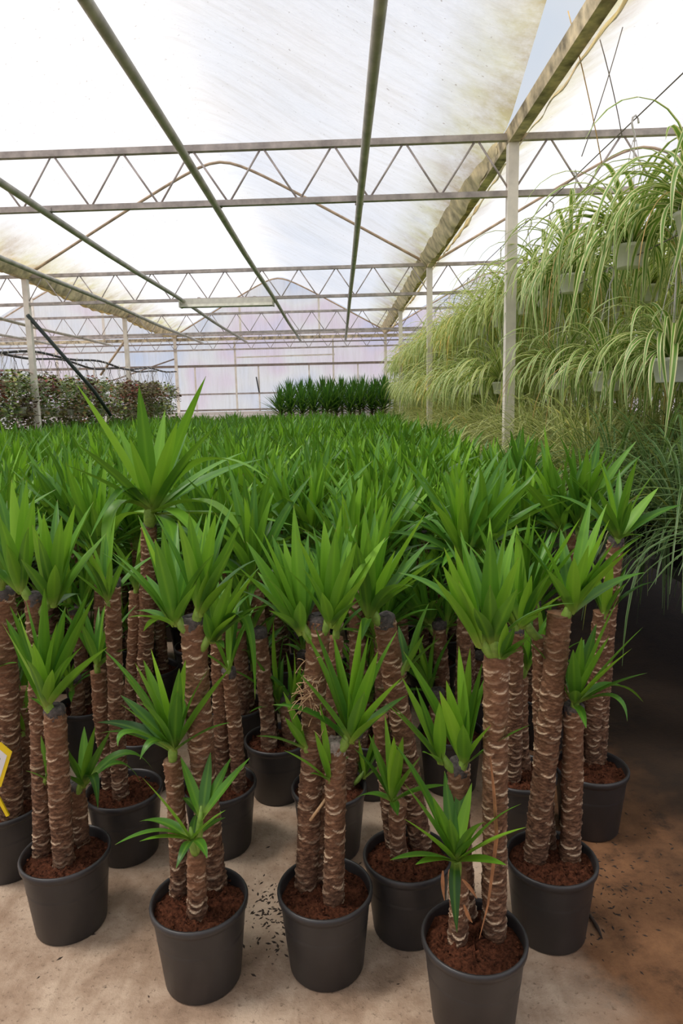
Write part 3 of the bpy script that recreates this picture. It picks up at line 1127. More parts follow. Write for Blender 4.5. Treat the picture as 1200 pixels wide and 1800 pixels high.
P1, _ = H(1, (115, 1495), 'potted yucca at front left with three bare canes, beside the yellow tag',
  [((75, 1497), (62, 1050), 34, 1), ((112, 1516), (96, 1248), 37, 1), ((140, 1478), (132, 1380), 31, 1)],
  [((38, 1045), 0, 1.0, [(20, 843), (47, 843), (60, 873), (0, 910), (12, 957, -1), (-5, 1000), (82, 897), (-30, 900, 1)], 4),
   ((95, 1068), 0, 1.0, [(132, 887), (108, 907), (135, 927), (37, 983), (167, 957), (187, 937), (97, 993, -1), (57, 923), (143, 1045), (88, 960)], 3),
   ((82, 1246), 1, 1.0, [(2, 1093), (10, 1087), (30, 1073), (45, 1053), (78, 1060), (78, 1033), (58, 1130, -1), (92, 1177, -1), (157, 1037), (165, 1050), (115, 1070), (190, 1137), (150, 1173), (47, 1227)], 3),
   ((147, 1385), 2, 0.8, [(148, 1277), (98, 1283), (103, 1302), (167, 1277), (195, 1283), (270, 1355, 1, (215, 1325)), (248, 1377, 1, (205, 1342)), (172, 1422, -1, (163, 1365)), (115, 1362)], 0),
   ((83, 1372), 0, 0.5, [(72, 1293), (45, 1355), (85, 1312)], 0)])

P2, _ = H(2, (350, 1577), 'potted yucca with a stumpy front cane, second from left in front row',
  [((377, 1552), (340, 1092), 45, 1), ((309, 1562), (303, 1335), 33, 0), ((345, 1606), (345, 1500), 32, 0)],
  [((307, 1102), 0, 1.0, [(252, 1017), (256, 1010), (287, 980), (245, 917), (285, 930), (237, 1074), (227, 1085), (252, 1110), (345, 1027), (272, 947)], 3),
   ((353, 1085), 0, 1.0, [(332, 902), (355, 942), (379, 902), (365, 1005, -1), (422, 920), (412, 957), (410, 1015)], 4),
   ((373, 1132), 0, 0.85, [(452, 1002), (409, 1015), (456, 1072), (415, 1080), (360, 1077, -1), (394, 1140), (448, 1230, -1, (428, 1085))], 2),
   ((306, 1322), 1, 0.95, [(410, 1167), (405, 1270), (315, 1175), (312, 1215, -1), (217, 1187), (210, 1165), (237, 1165), (252, 1160), (265, 1140), (212, 1222), (211, 1237), (170, 1270), (172, 1290), (207, 1312, -1, (232, 1288)), (246, 1335, -1, (272, 1302)), (331, 1195), (326, 1160)], 0),
   ((336, 1478), 2, 0.8, [(250, 1367), (245, 1444), (202, 1485, -1, (275, 1462)), (245, 1479), (309, 1527, -1, (326, 1490)), (364, 1509, -1, (352, 1484)), (397, 1424), (396, 1437), (345, 1430)], 0),
   ((355, 1440), 2, 0.75, [(370, 1322), (406, 1332), (439, 1332), (317, 1330), (320, 1402)], 0)])

P3, P3loc = H(3, (571, 1558), 'potted yucca with a pale cut cane and fibre tufts, middle of front row',
  [((538, 1553), (560, 1090), 41, 1), ((585, 1582), (590, 1308), 38, 2), ((560, 1545), (578, 1235), 30, 0)],
  [((528, 1117), 0, 1.0, [(418, 996), (461, 932), (433, 952), (498, 946), (544, 962), (527, 1057, -1), (516, 888), (472, 1073), (452, 1005), (478, 940)], 4),
   ((581, 1104), 0, 1.0, [(569, 915), (607, 906), (677, 945), (644, 1011), (635, 1053), (566, 1042, -1), (522, 965), (626, 953), (521, 940), (590, 930), (600, 890)], 3),
   ((617, 1308), 1, 1.0, [(553, 1101), (635, 1088), (648, 1117), (586, 1117), (664, 1145), (705, 1192), (715, 1222), (640, 1216, -1), (519, 1176), (569, 1275), (681, 1250)], 1),
   ((578, 1374), 1, 0.7, [(499, 1319), (553, 1285), (613, 1329), (545, 1360), (562, 1236)], 0),
   ((534, 1318), 0, 0.75, [(498, 1216), (501, 1261), (451, 1294)], 0)])

P4, P4loc = H(4, (833, 1642), 'potted yucca with a bright green low shoot, nearest in front row',
  [((868, 1640), (872, 1152), 46, 0), ((806, 1560), (806, 1345), 39, 1), ((803, 1652), (803, 1535), 33, 0)],
  [((841, 1140), 0, 0.9, [(759, 1011), (778, 994), (780, 962), (798, 959), (806, 1022)], 2),
   ((862, 1136), 0, 1.0, [(826, 962), (861, 934), (857, 990), (861, 1029, -1), (833, 1069, -1), (896, 973), (911, 980), (908, 1036), (894, 903)], 4),
   ((882, 1163), 0, 0.6, [(904, 1102), (932, 1118), (920, 1141), (890, 1095)], 0),
   ((774, 1345), 1, 0.8, [(677, 1235), (706, 1190), (731, 1206), (691, 1241), (742, 1322, -1), (773, 1274), (772, 1235)], 0),
   ((815, 1348), 1, 0.9, [(772, 1214), (784, 1196), (806, 1136), (826, 1139), (847, 1166), (827, 1220), (814, 1274, -1), (863, 1274), (932, 1274), (709, 1145, 1)], 1),
   ((800, 1517), 2, 0.95, [(709, 1376), (781, 1355), (829, 1376), (850, 1461), (925, 1454), (890, 1521), (685, 1512), (709, 1439), (803, 1640, -1, (798, 1560)), (730, 1520), (760, 1400), (790, 1440)], 0)])

P5, _ = H(5, (968, 1505), 'potted yucca with a thick leaning cane, beside the damp brown ground',
  [((940, 1507), (983, 1078), 44, 0), ((1001, 1505), (1008, 1245), 38, 1), ((962, 1478), (950, 1120), 30, 0)],
  [((916, 1106), 2, 1.0, [(931, 903), (941, 906), (934, 1011, -1), (962, 927), (1020, 910), (1020, 952), (1002, 1038), (953, 1081), (987, 920), (908, 924), (838, 920, 1)], 4),
   ((1004, 1080), 0, 1.0, [(1111, 962), (1079, 954), (1135, 1006), (1055, 1008, -1), (1009, 980), (1071, 913), (1034, 959), (960, 1000), (985, 930)], 4),
   ((1010, 1240), 1, 0.9, [(1007, 1142, -1), (1022, 1120), (1048, 1096), (991, 1160), (1071, 1118), (1086, 1052), (1130, 1102), (1110, 1140), (1137, 1183, -1), (1130, 1234, 1, (1075, 1205)), (1102, 1268, -1, (1075, 1225)), (1030, 1280, -1), (1012, 1214, -1), (965, 1100, 1)], 2)])

P6, _ = H(6, (716, 1500), 'potted yucca with a dark-topped leaning cane, behind the nearest one',
  [((742, 1480), (675, 1088), 40, 1), ((703, 1506), (700, 1410), 27, 0), ((690, 1480), (668, 1260), 30, 0)],
  [((648, 1088), 0, 1.05, [(749, 900), (689, 894), (684, 872), (647, 937), (754, 952), (780, 974), (761, 1002), (727, 1026), (724, 1011), (663, 912), (640, 900), (694, 968), (636, 1125, -1)], 5),
   ((690, 1410), 1, 0.8, [(648, 1290), (692, 1295), (708, 1295), (740, 1329), (785, 1380), (623, 1404), (699, 1434, -1)], 2),
   ((715, 1180), 0, 0.7, [(745, 1115), (775, 1120), (700, 1100, 1)], 1)])

P7, P7loc = H(7, (8, 1410), 'potted yucca half cut off by the left edge, behind the tag',
  [((20, 1432), (5, 1040), 42, 1), ((-25, 1420), (-30, 1200), 36, 1), ((45, 1400), (42, 1210), 26, 0)],
  [((2, 1035), 0, 1.0, [(-30, 850), (0, 870), (35, 880), (-60, 930), (60, 960)], 8), ((-30, 1195), 1, 0.9, [(0, 1150), (30, 1165)], 8),
   ((42, 1290), 2, 0.6, [(30, 1190), (55, 1180), (20, 1230)], 4)])

P8, _ = H(8, (218, 1385), 'potted yucca with one slim bare cane, behind the front left pot',
  [((212, 1400), (198, 1022), 29, 1), ((180, 1370), (172, 1180), 27, 0)],
  [((190, 1060), 0, 0.9, [(150, 960), (180, 940), (120, 1000)], 9), ((172, 1175), 1, 0.8, [(205, 1090), (140, 1090), (225, 1140)], 8)])

P9, _ = H(9, (1038, 1345), 'potted yucca at the far right end of the second row',
  [((1040, 1338), (1058, 1075), 31, 0), ((1055, 1330), (1082, 950), 28, 1), ((1008, 1340), (1000, 1180), 28, 0)],
  [((1085, 950), 1, 1.0, [(1072, 870), (1103, 847), (1157, 857), (1133, 943), (1023, 870), (1200, 887), (1110, 880, -1), (1050, 860)], 7),
   ((1062, 1085), 0, 0.85, [(1040, 985), (1100, 1000), (1075, 980)], 6)])

P10, _ = H(10, (385, 1375), 'potted yucca in shade directly behind the stumpy-caned one',
  [((392, 1375), (384, 1120), 30, 0), ((420, 1385), (402, 1180), 26, 1)], [((384, 1120), 0, 0.95, [(430, 1010), (350, 1000)], 10), ((402, 1180), 1, 0.8, [], 10)])
P11, _ = H(11, (578, 1380), 'potted yucca in shade directly behind the fibre-tufted one',
  [((560, 1385), (590, 1120), 29, 0), ((610, 1380), (625, 1290), 27, 1)], [((592, 1115), 0, 0.95, [(560, 1000), (640, 1010)], 10), ((640, 1370), 1, 0.7, [(690, 1280), (670, 1260), (700, 1330), (620, 1270)], 5)])
P12, _ = H(12, (912, 1355), 'potted yucca in shade behind the nearest yucca and the leaning cane',
  [((900, 1368), (905, 1110), 31, 1), ((920, 1350), (915, 1190), 26, 0)], [((905, 1105), 0, 0.95, [(880, 1000), (935, 990)], 10), ((925, 1180), 1, 0.8, [], 9)])

# the extra large head
bx, by = 268, 905
PB, PBloc = H(15, (250, 1285), 'tallest yucca with large arching leaves rising above the others',
  [((250, 1290), (262, 925), 27, 1), ((225, 1285), (240, 1040), 26, 0)],
  [((bx, by), 0, 1.9, [(133, 673, -1), (244, 678, -1), (362, 661, -1), (379, 748), (312, 740), (112, 817), (137, 782), (460, 807, 1), (431, 794, 1),
                        (157, 948, -1, (222, 858)), (202, 1082, -1, (196, 905)), (473, 842, -1, (355, 812)), (520, 925, -1, (400, 905)), (430, 955, -1, (365, 885)), (395, 1030, -1, (325, 915)),
                        (205, 745, 1), (290, 720, 1), (330, 760), (228, 770), (300, 1010, -1, (300, 930)), (180, 1000, 1, (205, 920)), (420, 1000, 1, (350, 930))], 0),
   ((240, 1040), 1, 0.8, [], 8)])

# details on the front plants -------------------------------------------------
r6 = random.Random(66)


def world_tube(px_list, Y, r, seg=6):
    return [aty(x, y, Y) for x, y in px_list]


# long dry leaf hanging down the thick cane
Yd = P4loc[1] - 0.05
path = np.array([aty(x, y, Yd + dy) for x, y, dy in ((861, 1330, 0.0), (868, 1400, -0.01), (872, 1470, -0.012), (865, 1530, -0.014), (857, 1590, -0.02), (842, 1650, -0.035))])
g = blade(path - P4loc, 0.012, fold=0.8, d=(0, -1, 0))
obj('dry_leaf', MB().add(g[0], g[1]).mesh('dry_leaf', 'dry'), P4)
for pts in (((778, 1530), (776, 1555), (781, 1583)), ((812, 1545), (828, 1560), (838, 1580)), ((815, 1590), (822, 1612), (830, 1622))):
    path = np.array([aty(x, y, P4loc[1] - 0.09) for x, y in pts])
    g = blade(bez(path[0] - P4loc, path[1] - P4loc, path[2] - P4loc, 6), 0.010, fold=0.5, d=(0, -1, 0))
    obj('dry_leaf', MB().add(g[0], g[1]).mesh('dry_leaf', 'dry'), P4)
# fibre tuft on the middle yucca
mb = MB()
for _ in range(60):
    c = np.array([r6.uniform(522, 575), r6.uniform(1150, 1290)])
    if r6.random() < 0.6:
        c = np.array([r6.uniform(520, 556), r6.uniform(1185, 1250)])
    a = aty(c[0], c[1], P3loc[1] - 0.005 - r6.uniform(0.02, 0.05))
    d = np.array([r6.uniform(-0.035, 0.02), r6.uniform(-0.02, 0.0), r6.uniform(-0.035, 0.01)])
    mb.add(*tube(bez(a - P3loc, a - P3loc + d * 0.5 + np.array([0, -0.008, 0.008]), a - P3loc + d, 5), 0.0011, 4, False))
o = obj('root_fibre', mb.mesh('root_fibre', 'fibre'), P3)
o['kind'] = 'stuff'
obj('twig', MB().add(*tube([aty(545, 1442, P3loc[1] - 0.02) - P3loc, aty(572, 1405, P3loc[1] - 0.03) - P3loc], 0.004, 6)).mesh('twig', 'fibre'), P3)

# yellow plant tag
Yt = P7loc[1] - 0.125
Q = [aty(x, y, Yt) for x, y in ((-26, 1322), (1, 1305), (21, 1322), (2, 1383), (-14, 1388), (-40, 1345))]
c0 = sum(Q) / 6
t = empty('plant_tag', (c0[0] + 0.03, Yt, SOILZ))
tl = np.array(t.location)
tag(t, 'yellow plant tag with a white label at the left edge', 'tag')


def poly(pts, th, name, mat, dy=0.0):
    n = len(pts)
    V = [np.array(p) - tl + np.array([0, dy, 0]) for p in pts] + [np.array(p) - tl + np.array([0, dy + th, 0]) for p in pts]
    return obj(name, MB().add(V, [tuple(range(n)), tuple(range(n, 2 * n))[::-1]] + [(i, n + i, n + (i + 1) % n, (i + 1) % n) for i in range(n)]).mesh(name, mat, False), t)


poly(Q, 0.003, 'tag_frame', 'yellow')
poly([c0 + (q - c0) * 0.72 for q in Q], 0.001, 'label_paper', 'paper', -0.0012)
mk = [aty(x, y, Yt) for x, y in ((-20, 1330), (1, 1332), (1, 1335), (-20, 1333))]
poly(mk, 0.0006, 'printed_mark', 'ink', -0.002)
obj('stake', MB().add(*bar(aty(-12, 1385, Yt + 0.004) - tl, aty(14, 1434, Yt + 0.004) - tl, 0.011, 0.006)).mesh('stake', 'yellow', False), t)

# ------------------------------------------------------------------ the packed yuccas behind
rg = random.Random(77)
spots = []
y = 2.62
row = 0
while y < 16.4:
    x = -5.0 + (row % 2) * 0.12
    while x < 1.22:
        X, Yp = x + rg.uniform(-0.05, 0.05), y + rg.uniform(-0.06, 0.06)
        u, v = pix((X, Yp, 1.1))
        if -260 < u < 1330 and X < 0.98 + 0.02 * Yp:
            if all((X - hx) ** 2 + (Yp - hy) ** 2 > 0.30 ** 2 for hx, hy in HEROES):
                spots.append((math.hypot(X, Yp), X, Yp))
        x += 0.365
    y += 0.385
    row += 1
spots.sort()
NIND = 285
for i, (d, X, Yp) in enumerate(spots[:NIND]):
    near = d < 3.9
    if near:
        rown = ('third', 'fourth', 'fifth')[min(2, int((Yp - 2.5) / 0.45))]
        lane = ('at the left edge of the picture', 'near the left edge of the picture', 'left of the tallest big-leaved yucca', 'right of the tallest big-leaved yucca', 'behind the stumpy-caned yucca', 'behind the fibre-tufted yucca',
                'behind the dark-topped leaning cane', 'behind the nearest yucca', 'behind the thick leaning cane', 'beside the dark walkway')[sum(X > e for e in (-1.5, -1.2, -0.95, -0.62, -0.3, 0.02, 0.32, 0.62, 0.87))]
        lab, grp = f'yucca packed in the {rown} row from the front, {lane}', 'yuccas just behind the front rows'
    else:
        lab, grp = 'potted yucca in the packed green mass in the middle of the greenhouse', 'yuccas packed in the middle of the greenhouse'
    generic_yucca(rg.randrange(len(TPL)), (X, Yp, 0), rg.uniform(0, 6.28), near, lab, grp)
# the rest is one mass
mb, mbs, mbp = MB(), MB(), MB()
for d, X, Yp in spots[NIND:]:
    stems, ross = TPL[rg.randrange(len(TPL))]
    base = Matrix.Translation((X, Yp, 0)) @ Matrix.Rotation(rg.uniform(0, 6.28), 4, 'Z')
    for kind, v, mt in stems:
        a = np.array(base @ mt @ Vector((0, 0, 0)))
        b_ = np.array(base @ mt @ Vector((0, 0, STEML[kind])))
        mbs.add(*tube([a, b_], 0.031, 7, False), scar=0.1, tone=0.3)
    for small, k, rm in ross:
        ros_geo(mb, (ROS_SMALL if small else ROS)[k], base @ rm, True, rg)
    V, Fc = lathe([(0.104, 0.0), (0.128, 0.22), (0.136, 0.226), (0.134, 0.246), (0.126, 0.246), (0.12, 0.22), (0.001, 0.22)], 14)
    mbp.add(xf(np.array(V), base), Fc)
st = empty('yucca_mass', (0, 0, 0))
tag(st, 'distant packed mass of green yuccas towards the far wall', 'yuccas', kind='stuff')
for nm, q, mt in (('foliage', mb, 'leaf'), ('canes', mbs, 'bark'), ('pots', mbp, 'pot')):
    o = obj(nm, q.mesh(nm, mt), st)
    o['kind'] = 'stuff'

# tall dark spiky plants by the far wall


def spiky(seed):
    rg_ = random.Random(seed)
    q = MB()
    for i in range(80):
        f = (i + 0.5) / 80
        P = arc_path(rg_.uniform(0.50, 0.66), 88 - 82 * f ** 1.3, 8 + 14 * f, 6)
        g_ = blade(P, rg_.uniform(0.030, 0.04), 0.4, d=(1, 0, 0))
        az = i * 2.39996
        q.add(xf(g_[0], Matrix.Translation((0, 0, 0.25 * (1 - f) - 0.1)) @ Matrix.Rotation(az, 4, 'Z')), g_[1], across=g_[2], along=g_[3], tone=0.75 - 0.5 * f + rg_.uniform(-0.12, 0.12))
    return q.mesh('leaf_rosette', 'dleaf')


SPK = [spiky(k) for k in range(3)]
tall_stem = trunk(bez((0, 0, SOILZ - 0.01), (0, 0, 0.8), (0, 0, 1.45), 8), 0.036, 0.032, 5, 14, 0.02).mesh('stem', 'bark')
for rowi, (yy, dz, n, x0, x1) in enumerate(((17.75, -0.02, 10, -1.52, 1.15), (18.5, 0.16, 10, -1.32, 1.22))):
    for k in range(n):
        X = x0 + (x1 - x0) * k / (n - 1) + rg.uniform(-0.04, 0.04)
        p = empty('spiky_yucca', (X, yy + rg.uniform(-0.08, 0.08), 0), rg.uniform(0, 6.28))
        tag(p, 'tall dark spiky yucca in the %s row by the far wall' % ('front' if rowi == 0 else 'taller back'), 'yucca', 'tall spiky yuccas by the far wall, row %s' % ('front' if rowi == 0 else 'back'))
        obj('pot', pot_me, p)
        obj('soil', soils[k % 3], p)
        zs = (1.42 + dz) / 1.45
        obj('stem', tall_stem, p, Matrix.Translation((0, 0, 0.22 * (1 - zs))) @ Matrix.Diagonal((1, 1, zs, 1)))
        obj('leaf_rosette', SPK[rg.randrange(3)], p, Matrix.Translation((0, 0, 1.40 + dz + rg.uniform(-0.05, 0.05))) @ Matrix.Diagonal((1.35, 1.35, 1.0, 1)))

# ------------------------------------------------------------------ spider plants on the right


def spider_path(L, e0, n=13, stiff=1.0, seed=0):
    ang = math.radians(e0)
    P = [np.zeros(3)]
    ds = L / (n - 1)
    for i in range(n - 1):
        P.append(P[-1] + ds * np.array([math.cos(ang), 0, math.sin(ang)]))
        ang -= ds * stiff * (0.9 + 2.6 * max(0.0, math.cos(ang)))
        ang = max(ang, math.radians(-87))
    return np.array(P)


SPG, SPM, SPM2 = [], [], []
r8 = random.Random(8)
for k in range(12):
    e0 = 84 - 5.2 * k + r8.uniform(-4, 4)
    L_ = r8.uniform(0.68, 0.98) if k < 9 else r8.uniform(0.5, 0.75)
    g = blade(spider_path(L_, e0, 13, r8.uniform(1.0, 1.5)), r8.uniform(0.024, 0.033), fold=0.45, roll=r8.uniform(-0.3, 0.3), d=(1, 0, 0), basew=0.75, tip0=0.9)
    SPG.append(g)
    SPM.append(MB().add(g[0], g[1], across=g[2], along=g[3], tone=0.3 + 0.4 * r8.random()).mesh('leaf', 'spider'))


def spider_list(seed, n):
    r_ = random.Random(seed)
    out = []
    for i in range(n):
        k = min(11, int(12 * ((i + r_.random()) / n)))
        az = i * 2.39996 + r_.uniform(-0.4, 0.4)
        s_ = r_.uniform(0.75, 1.15)
        out.append((k, Matrix.Translation((0.035 * math.cos(az), 0.035 * math.sin(az), 0)) @ Matrix.Rotation(az, 4, 'Z') @ Matrix.Rotation(r_.uniform(-0.2, 0.2), 4, 'X') @ Matrix.Diagonal((s_, r_.uniform(0.9, 1.2), s_, 1))))
    return out


SPL = [spider_list(k, 105) for k in range(3)]


def spider_join(lst, seed, mat, wsc=1.0):
    r_ = random.Random(seed)
    q = MB()
    for k, mt in lst:
        g_ = SPG[k]
        q.add(xf(g_[0], mt), g_[1], across=g_[2], along=g_[3], tone=0.2 + 0.75 * r_.random())
    return q.mesh('foliage', mat)


SPJ = [spider_join(spider_list(20 + k, 105), k, 'spider2' if k % 2 else 'spider') for k in range(4)]
white_pot = MB().add(*lathe([(0.0, 0.0), (0.070, 0.0), (0.074, 0.004), (0.098, 0.105), (0.104, 0.107), (0.108, 0.128), (0.102, 0.128), (0.096, 0.11)], 28)).mesh('pot', 'white')
spsoil = MB().add(*lathe([(0.099, 0.112), (0.05, 0.118), (0.001, 0.12)], 20)).mesh('soil', 'soil')


def hanger_mesh(hh, mat='hook', thick=0.0035):
    """four straps meeting in a crook hook; z=0 at rim"""
    q = MB()
    for k in range(4):
        a = math.pi / 4 + k * math.pi / 2
        q.add(*tube([(0.103 * math.cos(a), 0.103 * math.sin(a), -0.01), (0.02 * math.cos(a), 0.02 * math.sin(a), hh - 0.19), (0.008 * math.cos(a), 0.008 * math.sin(a), hh - 0.13)], thick * 0.7, 5))
    hk = [(0, 0, hh - 0.14), (0, 0, hh - 0.10), (0.018, 0, hh - 0.075), (0.030, 0, hh - 0.045), (0.024, 0, hh - 0.012), (0, 0, hh + 0.004), (-0.022, 0, hh - 0.010), (-0.030, 0, hh - 0.035)]
    q.add(*tube(hk, thick * 1.7, 7))
    return q.mesh('hanger', mat)


HANG_UP = hanger_mesh(0.73)
HANG_LO = hanger_mesh(0.66)
run_me = []
for k in range(3):
    e = r8.uniform(20, 60)
    run_me.append(MB().add(*tube(spider_path(r8.uniform(0.7, 1.05), e, 14, 1.1), 0.0022, 5)).mesh('runner', 'runner'))


def spider_plant(loc, near, label, group, hang, seed, sc=1.0, join=None):
    r_ = random.Random(seed)
    p = empty('hanging_spider_plant', loc, r_.uniform(0, 6.28))
    tag(p, label, 'spider plant', group)
    obj('pot', white_pot, p, Matrix.Translation((0, 0, -0.12)))
    obj('soil', spsoil, p, Matrix.Translation((0, 0, -0.12)))
    if hang:
        obj('hanger', hang, p)
    if near:
        c = obj('crown', MB().add(*lathe([(0.045, -0.02), (0.04, 0.005), (0.02, 0.02), (0.001, 0.025)], 12)).mesh('crown', 'core'), p)
        for k, mt in SPL[seed % 3]:
            obj('leaf', SPM[k], c, mt @ Matrix.Scale(sc, 4))
        for k in range(4):
            obj('runner', run_me[k % 3], p, Matrix.Rotation(r_.uniform(0, 6.28), 4, 'Z'))
    else:
        obj('foliage', join or SPJ[r_.randrange(4)], p, Matrix.Scale(sc, 4))
        if r_.random() < 0.5:
            obj('runner', run_me[0], p, Matrix.Rotation(r_.uniform(0, 6.28), 4, 'Z'))
    return p


XS = 1.78
ZUP, ZLO = 2.48, 1.76
k = 0
near_lab = ['nearest hanging spider plant at the upper right edge, hook in view', 'second hanging spider plant of the upper row from the right edge',
            'third hanging spider plant of the upper row from the right edge', 'fourth upper spider plant, white pot beside the near cream post']
yu = [3.6, 4.3, 5.27, 6.0] + list(np.arange(6.6, 20.2, 0.62))
for i, y in enumerate(yu):
    nr_ = i < 4
    spider_plant((XS + rg.uniform(-0.04, 0.04), y, ZUP + rg.uniform(-0.03, 0.03)), nr_, near_lab[i] if nr_ else 'spider plant in a white pot along the upper hanging row beside the posts',
                 'upper hanging row of spider plants', HANG_UP, 100 + i, 1.0 if nr_ else 0.95)
low_lab = ['lower hanging spider plant at the right edge, large white pot', 'second lower hanging spider plant from the right edge, white pot showing',
           'third lower hanging spider plant from the right edge, white pot showing', 'lower hanging spider plant with white pot just behind the cream post']
yl = [3.72, 4.55, 5.6, 7.5] + list(np.arange(8.2, 20.2, 0.66))
for i, y in enumerate(yl):
    nr_ = i < 3
    spider_plant((XS - 0.02 + rg.uniform(-0.03, 0.03), y, ZLO + rg.uniform(-0.03, 0.03)), nr_, low_lab[i] if i < 4 else 'spider plant in a white pot along the lower hanging row beside the posts',
                 'lower hanging row of spider plants', HANG_LO, 200 + i, 0.78 if nr_ else 1.0)
for ci, X in enumerate((2.55, 3.35)):
    for i, y in enumerate(np.arange(3.3 + ci * 1.2, 17, 0.8)):
        spider_plant((X + rg.uniform(-0.08, 0.08), y + rg.uniform(-0.1, 0.1), ZUP + rg.uniform(-0.08, 0.05)), False, 'spider plant hanging deeper in, behind the first upper row', 'inner upper spider plants', HANG_UP, 300 + i + 50 * ci)
        spider_plant((X + rg.uniform(-0.08, 0.08), y + 0.4 + rg.uniform(-0.1, 0.1), ZLO + rg.uniform(-0.08, 0.05)), False, 'spider plant hanging deeper in, behind the first lower row', 'inner lower spider plants', HANG_LO, 400 + i + 50 * ci, 1.0)
# wires the pots hang from
for X, lb in ((XS, 'first spider plant row'), (2.55, 'second spider plant row'), (3.35, 'third spider plant row')):
    for z, w in ((ZUP + 0.73, 'upper'), (ZLO + 0.66, 'lower')):
        tag(obj('hanging_wire', MB().add(*tube([(X, Y0 + 0.1, z), (X, YW - 0.1, z)], 0.004, 6)).mesh('hanging_wire', 'wire')),
            f'{w} thin wire carrying the {lb}', 'wire')
for i, (a, b_, yy, mt) in enumerate((((1027, 150), (1058, 290), 4.6, 'runner'), ((1068, 130), (1022, 275), 4.8, 'wire'), ((1070, 140), (1093, 240), 4.9, 'wire'))):
    A, B = aty(*a, yy), aty(*b_, yy)
    A = A + (A - B) * (3.93 - A[2]) / (A[2] - B[2])
    tag(obj('dangling_strand', MB().add(*tube(bez(A, (A + B) / 2 + np.array([0.02, 0, 0]), B, 6), 0.0035, 5)).mesh('dangling_strand', mt)),
        ['straw-coloured dry strand dangling by the gutter gap', 'dark thin strand crossing the straw strand', 'dark thin strand right of the straw strand'][i], 'strand')

# bench with grassy plants below
bench = empty('plant_bench', (2.45, 0, 0))
tag(bench, 'low dark bench hidden under the grassy spider plants', 'bench')
obj('bench_top', MB().add(*box((-0.92, 2.5, 0.76), (0.75, 20.2, 0.80))).mesh('bench_top', 'bench', False), bench)
for y in np.arange(2.7, 20, 2.2):
    for x in (-0.45, 0.65):
        obj('leg', MB().add(*box((x - 0.02, y - 0.02, 0), (x + 0.02, y + 0.02, 0.76))).mesh('leg', 'bench', False), bench)


def grass_join(seed, mat, n=150):
    r_ = random.Random(seed)
    q = MB()
    for i in range(n):
        f = (i + r_.random()) / n
        g_ = blade(spider_path(r_.uniform(0.45, 0.78), 88 - 66 * f, 10, 1.1), r_.uniform(0.009, 0.015), 0.4, d=(1, 0, 0), basew=0.8, tip0=0.9)
        az = i * 2.39996 + r_.uniform(-0.5, 0.5)
        q.add(xf(g_[0], Matrix.Translation((0.03 * math.cos(az), 0.03 * math.sin(az), 0)) @ Matrix.Rotation(az, 4, 'Z')), g_[1], across=g_[2], along=g_[3], tone=0.1 + 0.8 * r_.random())
    return q.mesh('foliage', mat)


GRJ = [grass_join(k, 'grass') for k in range(3)]
GRV = [grass_join(10 + k, 'spider3', 160) for k in range(3)]
bench_pot = MB().add(*lathe([(0.0, 0.0), (0.075, 0.0), (0.1, 0.15), (0.105, 0.15), (0.106, 0.165), (0.098, 0.165), (0.09, 0.12)], 20)).mesh('pot', 'pot')
bench_soil = MB().add(*lathe([(0.094, 0.145), (0.001, 0.15)], 16)).mesh('soil', 'soil')
i = 0
for X in (1.66, 2.04, 2.46, 2.9):
    y = 2.72 + (0.15 if X > 2 else 0)
    while y < 19.8:
        p = empty('potted_spider_plant', (X + rg.uniform(-0.05, 0.05), y, 0.80), rg.uniform(0, 6.28))
        dark = y < 4.2
        tag(p, 'dark green grassy plant drooping over the bench at the right edge' if dark else 'pale grassy spider plant on the bench below the hanging rows', 'spider plant',
            'dark grassy plants at the near bench end' if dark else 'grassy spider plants along the bench')
        obj('pot', bench_pot, p)
        obj('soil', bench_soil, p)
        obj('foliage', (GRJ if dark else GRV)[i % 3], p, Matrix.Translation((0, 0, 0.15)) @ Matrix.Scale(1.25 if dark else 1.42, 4))
        i += 1
        y += rg.uniform(0.36, 0.46) if y < 9 else rg.uniform(0.55, 0.7)

# ------------------------------------------------------------------ burgundy hanging plants on the left


def oval_cluster(seed, mat, n=170, spread=0.25):
    r_ = random.Random(seed)
    q = MB()
    for i in range(n):
        az = r_.uniform(0, 6.28)
        rad = spread * math.sqrt(r_.random())
        z = r_.uniform(-0.02, 0.19) - (0.34 * r_.random() if rad > 0.10 else 0)
        c = np.array([rad * math.cos(az), rad * math.sin(az), z])
        s_ = r_.uniform(0.026, 0.052)
        d = nrm([math.cos(az) + r_.uniform(-0.6, 0.6), math.sin(az) + r_.uniform(-0.6, 0.6), r_.uniform(-0.7, 0.6)])
        sd_ = nrm(np.cross(d, [r_.uniform(-0.4, 0.4), r_.uniform(-0.4, 0.4), 1]))
        nn = np.cross(d, sd_)
        V = [c - d * s_, c + sd_ * s_ * 0.75 + nn * s_ * 0.2, c + d * s_ * 1.1, c - sd_ * s_ * 0.75 + nn * s_ * 0.2, c]
        q.add(V, [(0, 1, 4), (1, 2, 4), (2, 3, 4), (3, 0, 4)], tone=r_.random())
        if i % 6 == 0:
            q.add(*tube([np.array([0, 0, 0.0]), c * 0.6 + np.array([0, 0, 0.06]), c], 0.003, 4, False), tone=0.3)
    return q.mesh('foliage', mat)


